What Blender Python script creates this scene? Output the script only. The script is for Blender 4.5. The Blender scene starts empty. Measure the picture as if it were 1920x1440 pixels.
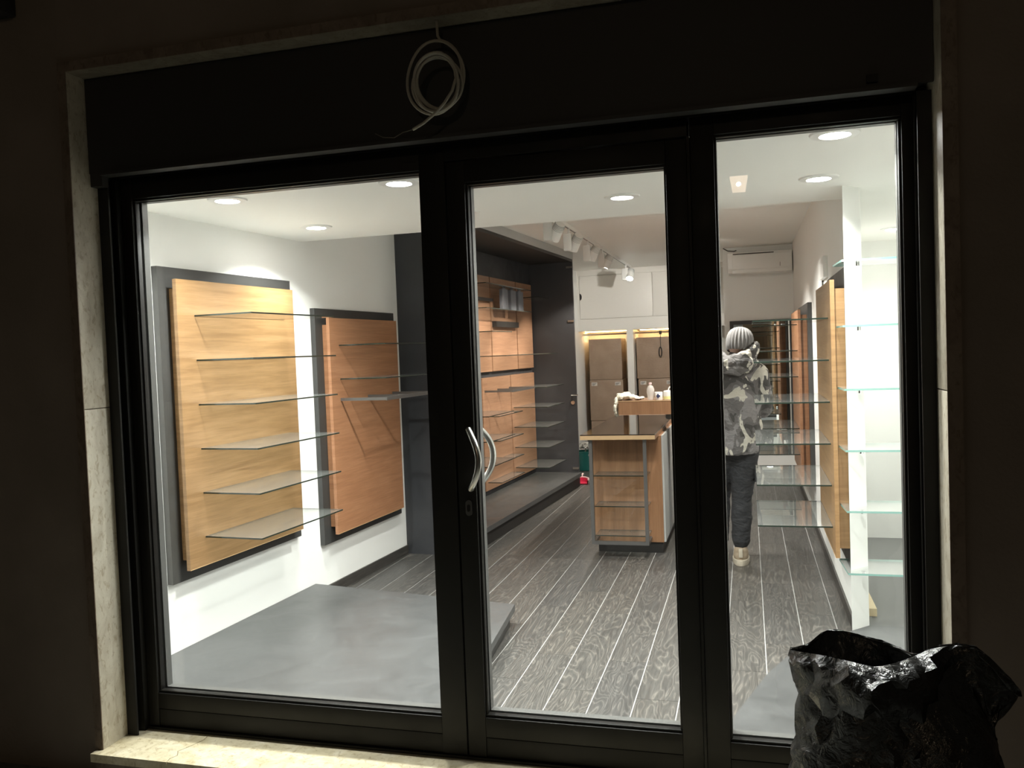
import bpy, bmesh, math, random
from mathutils import Vector, Matrix, noise
random.seed(7)
sc = bpy.context.scene
COL = sc.collection

# ------------------------------------------------------------------ camera, world, exposure
CAM_H = 1.63
YAW, PITCH, ROLL = -0.27060318, -0.0378538, -0.03763626
FPX = 1600.0
cam = bpy.data.objects.new('camera', bpy.data.cameras.new('camera'))
COL.objects.link(cam)
cam.data.sensor_width = 36.0
cam.data.lens = FPX / 1920.0 * 36.0
cam.data.clip_start = 0.05
_f = Vector((math.sin(YAW)*math.cos(PITCH), math.cos(YAW)*math.cos(PITCH), math.sin(PITCH)))
_r = Vector((math.cos(YAW), -math.sin(YAW), 0))
_u = _r.cross(_f)
_r2 = _r*math.cos(ROLL) + _u*math.sin(ROLL)
_u2 = -_r*math.sin(ROLL) + _u*math.cos(ROLL)
_m = Matrix((_r2, _u2, -_f)).transposed().to_4x4()
_m.translation = Vector((0, 0, CAM_H))
cam.matrix_world = _m
sc.camera = cam

world = bpy.data.worlds.new('night_sky'); sc.world = world; world.use_nodes = True
world.node_tree.nodes['Background'].inputs[0].default_value = (0.9, 0.8, 0.62, 1)
world.node_tree.nodes['Background'].inputs[1].default_value = 0.013
sc.view_settings.view_transform = 'Standard'
sc.view_settings.look = 'None'
sc.view_settings.gamma = 1.0
sc.view_settings.use_curve_mapping = False
sc.view_settings.exposure = 0.90

DOWNLIGHT_W = 17.0
SPOT_W = 145.0
sc.cycles.transparent_max_bounces = 40
sc.cycles.max_bounces = 14
sc.cycles.diffuse_bounces = 7
sc.cycles.glossy_bounces = 8

# ------------------------------------------------------------------ materials
def mat(name, col, rough=0.5, metal=0.0, spec=0.5, coat=0.0):
    m = bpy.data.materials.new(name); m.use_nodes = True
    b = m.node_tree.nodes['Principled BSDF']
    b.inputs['Base Color'].default_value = (*col, 1)
    b.inputs['Roughness'].default_value = rough
    b.inputs['Metallic'].default_value = metal
    b.inputs['Specular IOR Level'].default_value = spec
    b.inputs['Coat Weight'].default_value = coat
    return m

class NT:
    """small node helper"""
    def __init__(s, m): s.t = m.node_tree; s.b = s.t.nodes.get('Principled BSDF')
    def n(s, typ, **kw):
        nd = s.t.nodes.new(typ)
        for k, v in kw.items(): setattr(nd, k, v)
        return nd
    def l(s, a, b): s.t.links.new(a, b)
    def coords(s, kind='Object', scale=(1,1,1), rnd=0.0, rot=(0,0,0)):
        tc = s.n('ShaderNodeTexCoord'); mp = s.n('ShaderNodeMapping')
        mp.inputs['Scale'].default_value = scale; mp.inputs['Rotation'].default_value = rot
        s.l(tc.outputs[kind], mp.inputs[0])
        if rnd:
            oi = s.n('ShaderNodeObjectInfo'); mu = s.n('ShaderNodeMath', operation='MULTIPLY')
            mu.inputs[1].default_value = rnd; s.l(oi.outputs['Random'], mu.inputs[0])
            cx = s.n('ShaderNodeCombineXYZ'); s.l(mu.outputs[0], cx.inputs[0]); s.l(mu.outputs[0], cx.inputs[1]); s.l(mu.outputs[0], cx.inputs[2])
            s.l(cx.outputs[0], mp.inputs['Location'])
        return mp.outputs[0]
    def noise(s, vec, scale, detail=4, rough=0.5, dist=0.0):
        nd = s.n('ShaderNodeTexNoise'); nd.inputs['Scale'].default_value = scale
        nd.inputs['Detail'].default_value = detail; nd.inputs['Roughness'].default_value = rough; nd.inputs['Distortion'].default_value = dist
        s.l(vec, nd.inputs['Vector']); return nd.outputs[0]
    def math(s, op, a, b=None, c=None):
        nd = s.n('ShaderNodeMath', operation=op)
        for i, v in enumerate((a, b, c)):
            if v is None: continue
            if isinstance(v, (int, float)): nd.inputs[i].default_value = v
            else: s.l(v, nd.inputs[i])
        return nd.outputs[0]
    def ramp(s, fac, stops, interp='LINEAR'):
        r = s.n('ShaderNodeValToRGB'); r.color_ramp.interpolation = interp
        e = r.color_ramp.elements
        while len(e) < len(stops): e.new(0.5)
        for i, (p, c) in enumerate(stops): e[i].position = p; e[i].color = (*c, 1)
        s.l(fac, r.inputs[0]); return r.outputs[0]
    def mix(s, fac, a, b, typ='MIX'):
        nd = s.n('ShaderNodeMix', data_type='RGBA', blend_type=typ)
        for sock, v in ((nd.inputs[0], fac), (nd.inputs[6], a), (nd.inputs[7], b)):
            if isinstance(v, (int, float)): sock.default_value = v
            elif isinstance(v, tuple): sock.default_value = (*v, 1)
            else: s.l(v, sock)
        return nd.outputs[2]
    def bump(s, h, strength=0.2, dist=0.01):
        nd = s.n('ShaderNodeBump'); nd.inputs['Strength'].default_value = strength; nd.inputs['Distance'].default_value = dist
        s.l(h, nd.inputs['Height']); s.l(nd.outputs[0], s.b.inputs['Normal'])
    def color(s, c): s.l(c, s.b.inputs['Base Color'])
    def rough(s, r): s.l(r, s.b.inputs['Roughness'])

def glass(name, tint=(0.93, 0.97, 0.95), refl=1.0, diffuse_mix=0.0):
    """thin sheet glass: see-through, with a Fresnel mirror reflection on each face"""
    m = bpy.data.materials.new(name); m.use_nodes = True
    t = m.node_tree; t.nodes.clear(); h = NT(m)
    out = h.n('ShaderNodeOutputMaterial'); mx = h.n('ShaderNodeMixShader')
    tr = h.n('ShaderNodeBsdfTransparent'); tr.inputs[0].default_value = (*tint, 1)
    gl = h.n('ShaderNodeBsdfGlossy'); gl.inputs['Roughness'].default_value = 0.0
    geo = h.n('ShaderNodeNewGeometry'); dt = h.n('ShaderNodeVectorMath', operation='DOT_PRODUCT')
    h.l(geo.outputs['Normal'], dt.inputs[0]); h.l(geo.outputs['Incoming'], dt.inputs[1])
    c = h.math('ABSOLUTE', dt.outputs['Value'])
    f = h.math('POWER', h.math('SUBTRACT', 1.0, c), 5.0)
    f = h.math('MULTIPLY', h.math('MULTIPLY_ADD', f, 0.96, 0.04), refl)
    h.l(f, mx.inputs[0]); h.l(tr.outputs[0], mx.inputs[1]); h.l(gl.outputs[0], mx.inputs[2])
    if diffuse_mix:  # even pale diffuse share mixed over the whole sheet
        df = h.n('ShaderNodeBsdfDiffuse'); df.inputs[0].default_value = (0.85, 0.88, 0.85, 1); m2 = h.n('ShaderNodeMixShader'); m2.inputs[0].default_value = diffuse_mix
        h.l(mx.outputs[0], m2.inputs[1]); h.l(df.outputs[0], m2.inputs[2]); h.l(m2.outputs[0], out.inputs[0])
    else: h.l(mx.outputs[0], out.inputs[0])
    return m

def emit(name, col, strength):
    m = bpy.data.materials.new(name); m.use_nodes = True
    t = m.node_tree; t.nodes.clear(); h = NT(m)
    out = h.n('ShaderNodeOutputMaterial'); e = h.n('ShaderNodeEmission')
    e.inputs[0].default_value = (*col, 1); e.inputs[1].default_value = strength
    h.l(e.outputs[0], out.inputs[0]); return m

M = {}
def m_wall(name, col, amp=0.03):
    m = mat(name, col, 0.6, spec=0.3); h = NT(m); v = h.coords()
    n = h.noise(v, 3.0, 5); h.color(h.mix(n, tuple(c*(1-amp) for c in col), tuple(min(1, c*(1+amp)) for c in col)))
    h.bump(h.noise(v, 160, 2), 0.05, 0.002); return m
M['wall'] = m_wall('white_wall_paint', (0.86, 0.86, 0.835))
M['ceil'] = m_wall('white_ceiling_paint', (0.88, 0.87, 0.83))
M['lacquer'] = mat('white_lacquer', (0.80, 0.77, 0.72), 0.35)
M['whiteplastic'] = mat('white_plastic', (0.82, 0.81, 0.78), 0.35)

def m_plaster():
    m = mat('brown_facade_plaster', (0.12, 0.09, 0.07), 0.85); h = NT(m); v = h.coords()
    n = h.noise(v, 2.2, 6); h.color(h.ramp(n, [(0.25, (0.19, 0.155, 0.12)), (0.75, (0.27, 0.22, 0.18))]))
    h.bump(h.noise(v, 90, 4), 0.4, 0.004); return m
M['plaster'] = m_plaster()
def m_stone(name, a, b, c):
    m = mat(name, b, 0.45); h = NT(m); v = h.coords(scale=(1, 1, 0.6))
    n = h.noise(v, 9, 8, 0.62, 1.2); n2 = h.noise(v, 45, 5, 0.6, 0.6)
    col = h.ramp(n, [(0.3, a), (0.52, b), (0.72, c)])
    vein = h.ramp(n2, [(0.36, (0.55, 0.47, 0.36)), (0.46, (1, 1, 1))])
    h.color(h.mix(0.55, col, vein, 'MULTIPLY'))
    h.bump(n2, 0.25, 0.004); return m
M['stone'] = m_stone('travertine_jamb_stone', (0.42, 0.37, 0.285), (0.55, 0.505, 0.41), (0.64, 0.595, 0.49))
M['lintel'] = m_stone('dark_lintel_stone', (0.17, 0.145, 0.11), (0.24, 0.21, 0.165), (0.30, 0.27, 0.21))  # darker, slightly browner version of the jamb stone
M['marble'] = m_stone('beige_marble_sill', (0.52, 0.44, 0.27), (0.68, 0.60, 0.42), (0.78, 0.71, 0.55))
M['stone_dark'] = m_stone('brown_stone_edge', (0.14, 0.10, 0.07), (0.20, 0.15, 0.11), (0.25, 0.20, 0.15))
M['asphalt'] = m_stone('grey_pavement', (0.12, 0.12, 0.11), (0.18, 0.18, 0.16), (0.24, 0.24, 0.22))

def m_black_alu():
    m = mat('black_painted_aluminium', (0.012, 0.011, 0.0095), 0.5, spec=0.3); h = NT(m); v = h.coords()
    h.rough(h.ramp(h.noise(v, 6, 4), [(0.3, (0.44,)*3), (0.7, (0.60,)*3)])); return m
M['alu'] = m_black_alu()
M['alu_grey'] = mat('grey_glazing_bead', (0.10, 0.10, 0.095), 0.45, 0.3)
M['shutter'] = mat('black_shutter_box_paint', (0.030, 0.028, 0.026), 0.55)
M['gasket'] = mat('black_rubber_gasket', (0.008, 0.008, 0.008), 0.7)

def m_plank():
    m = mat('grey_oak_plank', (0.2, 0.19, 0.18), 0.38); h = NT(m)
    v = h.coords(scale=(5.2, 0.9, 1), rnd=37.0)
    n = h.noise(v, 1.15, 3, 0.5, 0.35)
    ring = h.math('ABSOLUTE', h.math('SINE', h.math('MULTIPLY', n, 78.0)))
    v2 = h.coords(scale=(90, 3.5, 1), rnd=11.0); fine = h.noise(v2, 1.0, 5, 0.6)
    col = h.ramp(ring, [(0.0, (0.122, 0.117, 0.108)), (0.30, (0.076, 0.073, 0.069)), (1.0, (0.056, 0.055, 0.053))])
    col = h.mix(0.55, col, h.ramp(fine, [(0.3, (0.48, 0.47, 0.46)), (0.7, (1.25, 1.22, 1.16))]), 'MULTIPLY')
    oi = h.n('ShaderNodeObjectInfo')
    col = h.mix(0.5, col, h.ramp(oi.outputs['Random'], [(0, (0.78, 0.78, 0.80)), (0.5, (1.0, 0.97, 0.93)), (1, (1.15, 1.08, 1.0))]), 'MULTIPLY')
    h.color(col); h.rough(h.ramp(fine, [(0.3, (0.30,)*3), (0.7, (0.48,)*3)])); h.bump(fine, 0.08, 0.002); return m
M['plank'] = m_plank()
M['joint'] = mat('light_floor_joint', (0.31, 0.305, 0.295), 0.55)

def m_oak(name, a, b, c, axis=(0.6, 9, 1), rough=0.42):
    """horizontal-grain oak veneer; a..c from dark to light"""
    m = mat(name, b, rough); h = NT(m)
    v = h.coords(scale=axis)
    n = h.noise(v, 1.6, 6, 0.58, 0.6); f = h.noise(h.coords(scale=tuple(s*7 if s > 2 else s*2.5 for s in axis)), 2.2, 4, 0.6)
    col = h.ramp(n, [(0.28, a), (0.5, b), (0.74, c)])
    h.color(h.mix(0.45, col, h.ramp(f, [(0.34, (0.68, 0.62, 0.56)), (0.56, (1.06, 1.05, 1.04))]), 'MULTIPLY'))
    h.bump(f, 0.05, 0.002); return m
# grain runs along the horizontal of the boards: stretch along x and y, tight in z
M['oak'] = m_oak('golden_oak_veneer', (0.200, 0.112, 0.047), (0.250, 0.146, 0.064), (0.300, 0.182, 0.087), (1.3, 1.3, 22))
M['oak_red'] = m_oak('reddish_oak_veneer', (0.285, 0.130, 0.064), (0.345, 0.165, 0.082), (0.40, 0.200, 0.105), (1.3, 1.3, 22))
M['oak_rose'] = m_oak('rosy_oak_veneer', (0.245, 0.136, 0.082), (0.295, 0.168, 0.102), (0.345, 0.204, 0.128), (1.3, 1.3, 22))
M['oak_vert'] = m_oak('upright_grain_oak_veneer', (0.215, 0.105, 0.050), (0.270, 0.138, 0.068), (0.32, 0.172, 0.090), (11, 11, 0.8))
M['oak_edge'] = mat('pale_oak_edge_band', (0.50, 0.335, 0.18), 0.5)

def m_darkpanel(name, col, rough=0.45):
    m = mat(name, col, rough); h = NT(m); v = h.coords()
    n = h.noise(v, 4, 6, 0.65, 1.0)
    h.color(h.ramp(n, [(0.3, col), (0.75, tuple(c*1.22 + 0.004 for c in col))]))
    h.rough(h.ramp(n, [(0.3, (rough*0.8,)*3), (0.7, (rough*1.25,)*3)])); return m
M['charcoal'] = m_darkpanel('charcoal_laminate', (0.034, 0.035, 0.039))
M['backing'] = m_darkpanel('dark_grey_backing_laminate', (0.040, 0.0395, 0.038))
M['platform'] = m_darkpanel('grey_platform_laminate', (0.056, 0.057, 0.057), 0.36)
M['sidefloor'] = m_wall('pale_grey_vinyl', (0.20, 0.20, 0.195))
M['plinth'] = mat('black_plinth', (0.018, 0.016, 0.015), 0.5)
M['skirt'] = m_oak('dark_wood_skirting', (0.03, 0.027, 0.025), (0.05, 0.046, 0.042), (0.08, 0.074, 0.068), (3, 3, 40))
M['glass'] = glass('clear_shop_window_glass', (0.97, 0.98, 0.975))
M['shelf'] = glass('clear_shelf_glass', (0.985, 0.994, 0.99), 1.25, 0.038)
M['shelf_edge'] = mat('dark_green_glass_edge', (0.018, 0.026, 0.020), 0.12)
M['shelf_edge_teal'] = mat('teal_glass_edge', (0.20, 0.36, 0.32), 0.15)
M['steel'] = mat('brushed_steel', (0.62, 0.61, 0.58), 0.28, 1.0)
M['steel_dark'] = mat('dark_grey_metal', (0.16, 0.155, 0.15), 0.4, 0.7)
M['chrome'] = mat('chrome', (0.8, 0.8, 0.8), 0.08, 1.0)
M['mirror'] = mat('mirror_silver', (0.86, 0.88, 0.86), 0.01, 1.0)
M['blackglass'] = mat('black_glass_top', (0.012, 0.010, 0.010), 0.04, spec=0.8)
M['greyside'] = mat('light_grey_laminate', (0.42, 0.43, 0.42), 0.45)

def m_card():
    m = mat('brown_cardboard', (0.3, 0.2, 0.13), 0.55, coat=0.25); h = NT(m); v = h.coords()
    n = h.noise(v, 5, 5, 0.6, 0.5); h.color(h.ramp(n, [(0.3, (0.30, 0.205, 0.140)), (0.7, (0.38, 0.270, 0.192))]))
    m.node_tree.nodes['Principled BSDF'].inputs['Coat Roughness'].default_value = 0.12
    h.bump(h.noise(h.coords(scale=(1, 1, 2.5)), 14, 5, 0.7, 1.5), 0.35, 0.02); return m
M['card'] = m_card()
M['card_flap'] = mat('cardboard_seam_tape', (0.33, 0.24, 0.16), 0.3)
M['sticker'] = mat('white_sticker', (0.72, 0.66, 0.60), 0.5)
M['ink'] = mat('black_ink', (0.03, 0.03, 0.03), 0.6)

def m_camo():
    m = mat('grey_camouflage_cloth', (0.2, 0.19, 0.19), 0.8); h = NT(m)
    v = h.coords(scale=(1, 1, 1)); vd = h.coords(scale=(1.3, 1.3, 0.8), rot=(0.3, 0.5, 0.4))
    a = h.noise(v, 6.5, 2.0, 0.5, 0.9); b = h.noise(vd, 6.5, 2.0, 0.5, 1.3)
    base = h.ramp(a, [(0.0, (0.055, 0.052, 0.05)), (0.42, (0.115, 0.108, 0.105)), (0.52, (0.20, 0.19, 0.19))], 'CONSTANT')
    light = h.ramp(b, [(0.0, (0, 0, 0)), (0.585, (1, 1, 1))], 'CONSTANT')
    h.color(h.mix(light, base, (0.50, 0.475, 0.41)))
    h.bump(h.noise(h.coords(scale=(1, 1, 1.6)), 16, 3, 0.55, 0.8), 0.55, 0.03); return m
M['camo'] = m_camo()
M['hood'] = mat('grey_hood_cloth', (0.175, 0.165, 0.16), 0.85)
def m_knit():
    m = mat('grey_ribbed_knit', (0.19, 0.184, 0.18), 0.9); return m
M['knit'] = m_knit()
M['trousers'] = mat('black_trouser_cloth', (0.022, 0.023, 0.026), 0.8)
_h = NT(M['trousers']); _h.bump(_h.noise(_h.coords(scale=(1, 1, 2.2)), 9, 3, 0.5, 1.0), 0.6, 0.03)
M['shoe'] = mat('tan_suede', (0.30, 0.235, 0.165), 0.85)
M['sole'] = mat('pale_rubber_sole', (0.44, 0.39, 0.31), 0.6)
M['skin'] = mat('skin', (0.50, 0.33, 0.25), 0.5)
M['sock'] = mat('grey_sock', (0.30, 0.29, 0.27), 0.9)

def m_bag():
    m = mat('black_polythene', (0.016, 0.016, 0.015), 0.26, spec=0.8); h = NT(m); v = h.coords()
    vo = h.n('ShaderNodeTexVoronoi', feature='F1'); vo.inputs['Scale'].default_value = 30; h.l(v, vo.inputs['Vector'])
    h.bump(h.noise(v, 34, 4, 0.6, 0.9), 0.42, 0.02); return m
M['bag'] = m_bag()
M['cable'] = mat('grey_white_cable_sheath', (0.46, 0.43, 0.36), 0.5)
M['cable_dark'] = mat('dark_cable_sheath', (0.05, 0.05, 0.05), 0.5)
M['copper'] = mat('bare_wire', (0.16, 0.14, 0.11), 0.4, 0.5)
M['teal'] = mat('teal_plastic', (0.012, 0.16, 0.145), 0.35)
M['mop'] = mat('white_mop_cotton', (0.62, 0.60, 0.56), 0.9)
M['red'] = mat('red_plastic', (0.50, 0.02, 0.06), 0.3)
M['pink'] = mat('pink_white_plastic', (0.80, 0.55, 0.55), 0.35)
M['clothw'] = mat('cream_cloth', (0.74, 0.70, 0.58), 0.9)
M['bottle'] = mat('cloudy_clear_plastic', (0.80, 0.76, 0.72), 0.2)
M['bottle'].node_tree.nodes['Principled BSDF'].inputs['Alpha'].default_value = 0.45
M['blue'] = mat('dark_blue_print', (0.02, 0.03, 0.09), 0.5)
M['yellow'] = mat('pale_yellow_label', (0.75, 0.70, 0.30), 0.5)
M['greybox'] = mat('mid_grey_card', (0.15, 0.16, 0.185), 0.6)
M['timber'] = mat('raw_pale_timber', (0.72, 0.60, 0.40), 0.7)
M['led'] = emit('downlight_diffuser_glow', (1.0, 0.985, 0.95), 45.0)
M['led_spot'] = emit('spot_lamp_glow', (1.0, 0.96, 0.88), 25.0)
M['led_warm'] = emit('warm_strip_glow', (1.0, 0.66, 0.30), 14.0)
M['lantern_glass'] = emit('street_lantern_glass_glow', (1.0, 0.74, 0.54), 3.6)
M['lantern_bulb'] = emit('street_lantern_bulb_glow', (1.0, 0.86, 0.66), 16.0)

# ------------------------------------------------------------------ mesh helpers
class Frame:
    """local axes: s along, o outward, z up"""
    def __init__(s, A, ang=None, t=None):
        s.A = Vector((A[0], A[1], 0)); s.t = Vector((t[0], t[1], 0)).normalized(); s.n = Vector((s.t.y, -s.t.x, 0))
    def __call__(s, a, o, z): return s.A + s.t*a + s.n*o + Vector((0, 0, z))
class World:
    def __call__(s, x, y, z): return Vector((x, y, z))
W = World()
LW = Frame((-2.927, 3.703), t=(0.0638, 0.998))      # left wall: s from the shop window, o out of the wall

class MB:
    def __init__(s): s.v = []; s.f = []; s.mi = []
    def add(s, vs, fs, mi=0):
        b = len(s.v); s.v += [Vector(p) for p in vs]
        for f in fs: s.f.append([b+i for i in f]); s.mi.append(mi)
        return s
    def box(s, x, y, z, fr=W, mi=0, edge_mi=None):
        (x0, x1), (y0, y1), (z0, z1) = x, y, z
        P = [fr(a, b, c) for c in (z0, z1) for a, b in ((x0, y0), (x1, y0), (x1, y1), (x0, y1))]
        if fr is not W: P = [P[i] for i in (0, 3, 2, 1, 4, 7, 6, 5)]
        F = [(3, 2, 1, 0), (4, 5, 6, 7), (0, 1, 5, 4), (1, 2, 6, 5), (2, 3, 7, 6), (3, 0, 4, 7)]
        s.add(P, F[:2], mi); b = len(s.v) - 8
        for f in F[2:]: s.f.append([b+i for i in f]); s.mi.append(mi if edge_mi is None else edge_mi)
        return s
    def prism(s, poly, z0, z1, mi=0):
        n = len(poly); P = [Vector((x, y, z0)) for x, y in poly] + [Vector((x, y, z1)) for x, y in poly]
        s.add(P, [tuple(range(n-1, -1, -1)), tuple(range(n, 2*n))] + [(i, (i+1) % n, n+(i+1) % n, n+i) for i in range(n)], mi); return s
    def tube(s, pts, r, n=10, mi=0, caps=True):
        pts = [Vector(p) for p in pts]; k = len(pts)
        rr = r if isinstance(r, (list, tuple)) else [r]*k
        rings = []; up = None
        for i, p in enumerate(pts):
            d = (pts[min(i+1, k-1)] - pts[max(i-1, 0)]).normalized()
            if up is None: up = Vector((0, 0, 1)) if abs(d.z) < 0.9 else Vector((1, 0, 0))
            a = d.cross(up).normalized(); b = a.cross(d).normalized(); up = b
            rings.append([p + (a*math.cos(q) + b*math.sin(q))*rr[i] for q in [2*math.pi*j/n for j in range(n)]])
        P = [p for R in rings for p in R]; F = []
        for i in range(k-1):
            for j in range(n): F.append((i*n+j, i*n+(j+1) % n, (i+1)*n+(j+1) % n, (i+1)*n+j))
        if caps: F += [tuple(range(n-1, -1, -1)), tuple((k-1)*n+j for j in range(n))]
        s.add(P, F, mi); return s
    def lathe(s, prof, c, n=32, mi=0, sx=1.0, sy=1.0):
        P = []; F = []; k = len(prof)
        for r, z in prof:
            for j in range(n):
                a = 2*math.pi*j/n; P.append(Vector((c[0]+r*math.cos(a)*sx, c[1]+r*math.sin(a)*sy, c[2]+z)))
        for i in range(k-1):
            for j in range(n): F.append((i*n+j, i*n+(j+1) % n, (i+1)*n+(j+1) % n, (i+1)*n+j))
        F.append(tuple(range(n-1, -1, -1))); F.append(tuple((k-1)*n+j for j in range(n)))
        s.add(P, F, mi); return s
    def ball(s, c, r, seg=20, rings=12, rot=None, mi=0):
        r = r if isinstance(r, (tuple, list)) else (r, r, r); P = []; F = []
        for i in range(rings+1):
            th = math.pi*i/rings
            for j in range(seg):
                a = 2*math.pi*j/seg
                q = Vector((math.sin(th)*math.cos(a)*r[0], math.sin(th)*math.sin(a)*r[1], math.cos(th)*r[2]))
                if rot is not None: q = rot @ q
                P.append(Vector(c)+q)
        for i in range(rings):
            for j in range(seg): F.append((i*seg+j, (i+1)*seg+j, (i+1)*seg+(j+1) % seg, i*seg+(j+1) % seg))
        s.add(P, F, mi); return s
    def build(s, name, mats, parent=None, smooth=False, bevel=0.0, origin=None):
        if not isinstance(mats, (list, tuple)): mats = [mats]
        if parent is not None: org = parent.matrix_world.translation.copy() if parent.parent is None else ORG[parent.name]
        elif origin is not None: org = Vector(origin)
        else:
            xs = [p.x for p in s.v]; ys = [p.y for p in s.v]; zs = [p.z for p in s.v]
            org = Vector(((min(xs)+max(xs))/2, (min(ys)+max(ys))/2, min(zs)))
        if parent is not None: org = ORG[parent.name]
        me = bpy.data.meshes.new(name)
        me.from_pydata([p-org for p in s.v], [], s.f)
        for m in mats: me.materials.append(m)
        for p, i in zip(me.polygons, s.mi): p.material_index = i
        bm = bmesh.new(); bm.from_mesh(me)
        if smooth is True: bmesh.ops.remove_doubles(bm, verts=bm.verts, dist=1e-5)
        bmesh.ops.recalc_face_normals(bm, faces=bm.faces)
        if bevel:
            bmesh.ops.bevel(bm, geom=list(bm.edges), offset=bevel, segments=2, affect='EDGES', profile=0.6, clamp_overlap=True)
        bm.to_mesh(me); bm.free()
        if smooth or bevel:
            for p in me.polygons: p.use_smooth = True
            if not smooth or smooth == 'auto': me.set_sharp_from_angle(angle=math.radians(35))
        o = bpy.data.objects.new(name, me); COL.objects.link(o)
        ORG[o.name] = org
        if parent is not None: o.parent = parent
        else: o.location = org
        return o
ORG = {}

def thing(name, loc, label, cat, group=None, kind=None):
    o = bpy.data.objects.new(name, None); COL.objects.link(o); o.location = loc; o.empty_display_size = 0.1
    ORG[o.name] = Vector(loc); tag(o, label, cat, group, kind); return o
def tag(o, label=None, cat=None, group=None, kind=None):
    if label: o['label'] = label
    if cat: o['category'] = cat
    if group: o['group'] = group
    if kind: o['kind'] = kind
    return o
def box(name, x, y, z, m, parent=None, fr=W, bevel=0.0): return MB().box(x, y, z, fr).build(name, m, parent, bevel=bevel)
def struct(name, o, label, cat): return tag(o, label, cat, kind='structure')

def shelf(parent, fr, x, y, z, t=0.008, edge='shelf_edge', name='glass_shelf'):
    return MB().box(x, y, (z, z+t), fr, 0, 1).build(name, [M['shelf'], M[edge]], parent)

def spot_lamp(name, loc, target, power, size=1.1, col=(1, 0.9, 0.76), radius=0.03, parent=None, blend=0.6):
    l = bpy.data.lights.new(name, 'SPOT'); l.energy = power; l.spot_size = size; l.spot_blend = blend; l.color = col; l.shadow_soft_size = radius
    o = bpy.data.objects.new(name, l); COL.objects.link(o)
    d = (Vector(target)-Vector(loc)).normalized(); q = d.to_track_quat('-Z', 'Y')
    if parent is not None: o.parent = parent; o.location = Vector(loc)-ORG[parent.name]
    else: o.location = loc
    o.rotation_mode = 'QUATERNION'; o.rotation_quaternion = q; return o
def disk_lamp(name, loc, power, r, col=(0.985, 1.0, 0.955), spread=math.pi, parent=None):
    l = bpy.data.lights.new(name, 'AREA'); l.shape = 'DISK'; l.size = 2*r; l.energy = power; l.color = col; l.spread = spread
    o = bpy.data.objects.new(name, l); COL.objects.link(o)
    if parent is not None: o.parent = parent; o.location = Vector(loc)-ORG[parent.name]
    else: o.location = loc
    return o

# ================================================================== SETTING
D = 3.24            # plane of the shop front glass
ZC = 2.41           # lowered front ceiling
ZR = 2.77           # rear ceiling
YS = 5.12           # rear edge of lowered ceiling
YB = 12.3           # face of built-in cabinets
YM = 10.6           # right-hand rear wall with mirror
XR = 0.535          # right shop wall

# floor with separate planks
fl = box('floor', (-3.0, 0.66), (3.3, 13.0), (-0.06, -0.0015), M['joint'])
struct('floor', fl, 'grey wood-effect plank floor with pale joint lines inside the shop', 'floor')
PW = 0.1977; X0 = 0.2475
pm = {}
def plank(x0, x1, y0, y1):
    g = 0.0026
    key = (round(x1-x0, 3), round(y1-y0, 3))
    if key not in pm:
        w, l = x1-x0-2*g, y1-y0-0.002
        b = MB().box((-w/2, w/2), (-l/2, l/2), (-0.0014, 0)); me = bpy.data.meshes.new('floor_plank')
        me.from_pydata(b.v, [], b.f); me.materials.append(M['plank']); pm[key] = me
    o = bpy.data.objects.new('floor_plank', pm[key]); COL.objects.link(o); o.parent = fl
    o.location = Vector(((x0+x1)/2, (y0+y1)/2, 0)) - ORG[fl.name]
JO = {-7: 4.40, -6: 3.95, -5: 4.36, -4: 3.90, -3: 5.02, -2: 4.33, -1: 4.75, 0: 4.1, 1: 4.9}
for k in range(-17, 2):
    x0 = X0 + PW*k; x1 = x0+PW
    if x0 < -2.98: continue
    if x1 > XR+0.02: x1 = XR+0.02
    off = JO.get(k, 3.4 + ((k*0.37) % 1.2))
    y = off - 1.2*math.ceil((off-3.32)/1.2)
    while y < 12.95:
        a, b = max(y, 3.32), min(y+1.2, 12.95)
        if b-a > 0.05: plank(x0, x1, a, b)
        y += 1.2

# walls
o = MB().box((-0.5, 9.6), (-0.12, 0), (-0.05, 2.95), LW).build('wall_left', M['wall']); struct('wall_left', o, 'white left shop wall carrying the wooden display panels', 'wall')
o = MB().prism([(0.484, 4.67), (0.580, 4.77), (0.625, 5.3), (0.625, 10.6), (XR, 10.6), (XR, 5.05)], -0.05, 2.95).build('wall_right', M['wall']); struct('wall_right', o, 'white right partition wall ending in a slim bright pillar', 'wall')
o = box('wall_rear', (-2.6, 0.8), (13.0, 13.1), (-0.05, 2.95), M['wall']); struct('wall_rear', o, 'white wall at the very back of the shop', 'wall')
o = box('wall_mirror', (-0.262, 0.66), (YM, 13.0), (-0.05, 2.95), M['wall']); struct('wall_mirror', o, 'white rear wall carrying the mirror and air conditioner', 'wall')
o = MB().box((-3.2, 1.5), (3.30, YS), (ZC, 2.95)).build('ceiling_front', M['ceil']); struct('', o, 'lowered white front ceiling with round downlights', 'ceiling')
o = box('ceiling_rear', (-3.2, 0.66), (YS, 13.1), (ZR, 2.95), M['ceil']); struct('', o, 'higher white ceiling over the rear of the shop', 'ceiling')
o = box('ceiling_side', (0.60, 2.4), (YS, 7.55), (ZC, 2.95), M['ceil']); struct('', o, 'white ceiling of the bright side room', 'ceiling')
o = box('wall_side_rear', (0.62, 2.4), (7.45, 7.55), (-0.05, ZC), M['wall']); struct('', o, 'white far wall of the bright side room', 'wall')
o = box('wall_side_right', (1.5, 1.6), (3.3, 7.45), (-0.05, 2.95), M['wall']); struct('', o, 'white right wall of the bright side room', 'wall')
o = box('floor_side', (0.60, 1.5), (4.7, 7.5), (-0.06, 0.0), M['sidefloor']); struct('', o, 'plain grey floor of the bright side room', 'floor')

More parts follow.
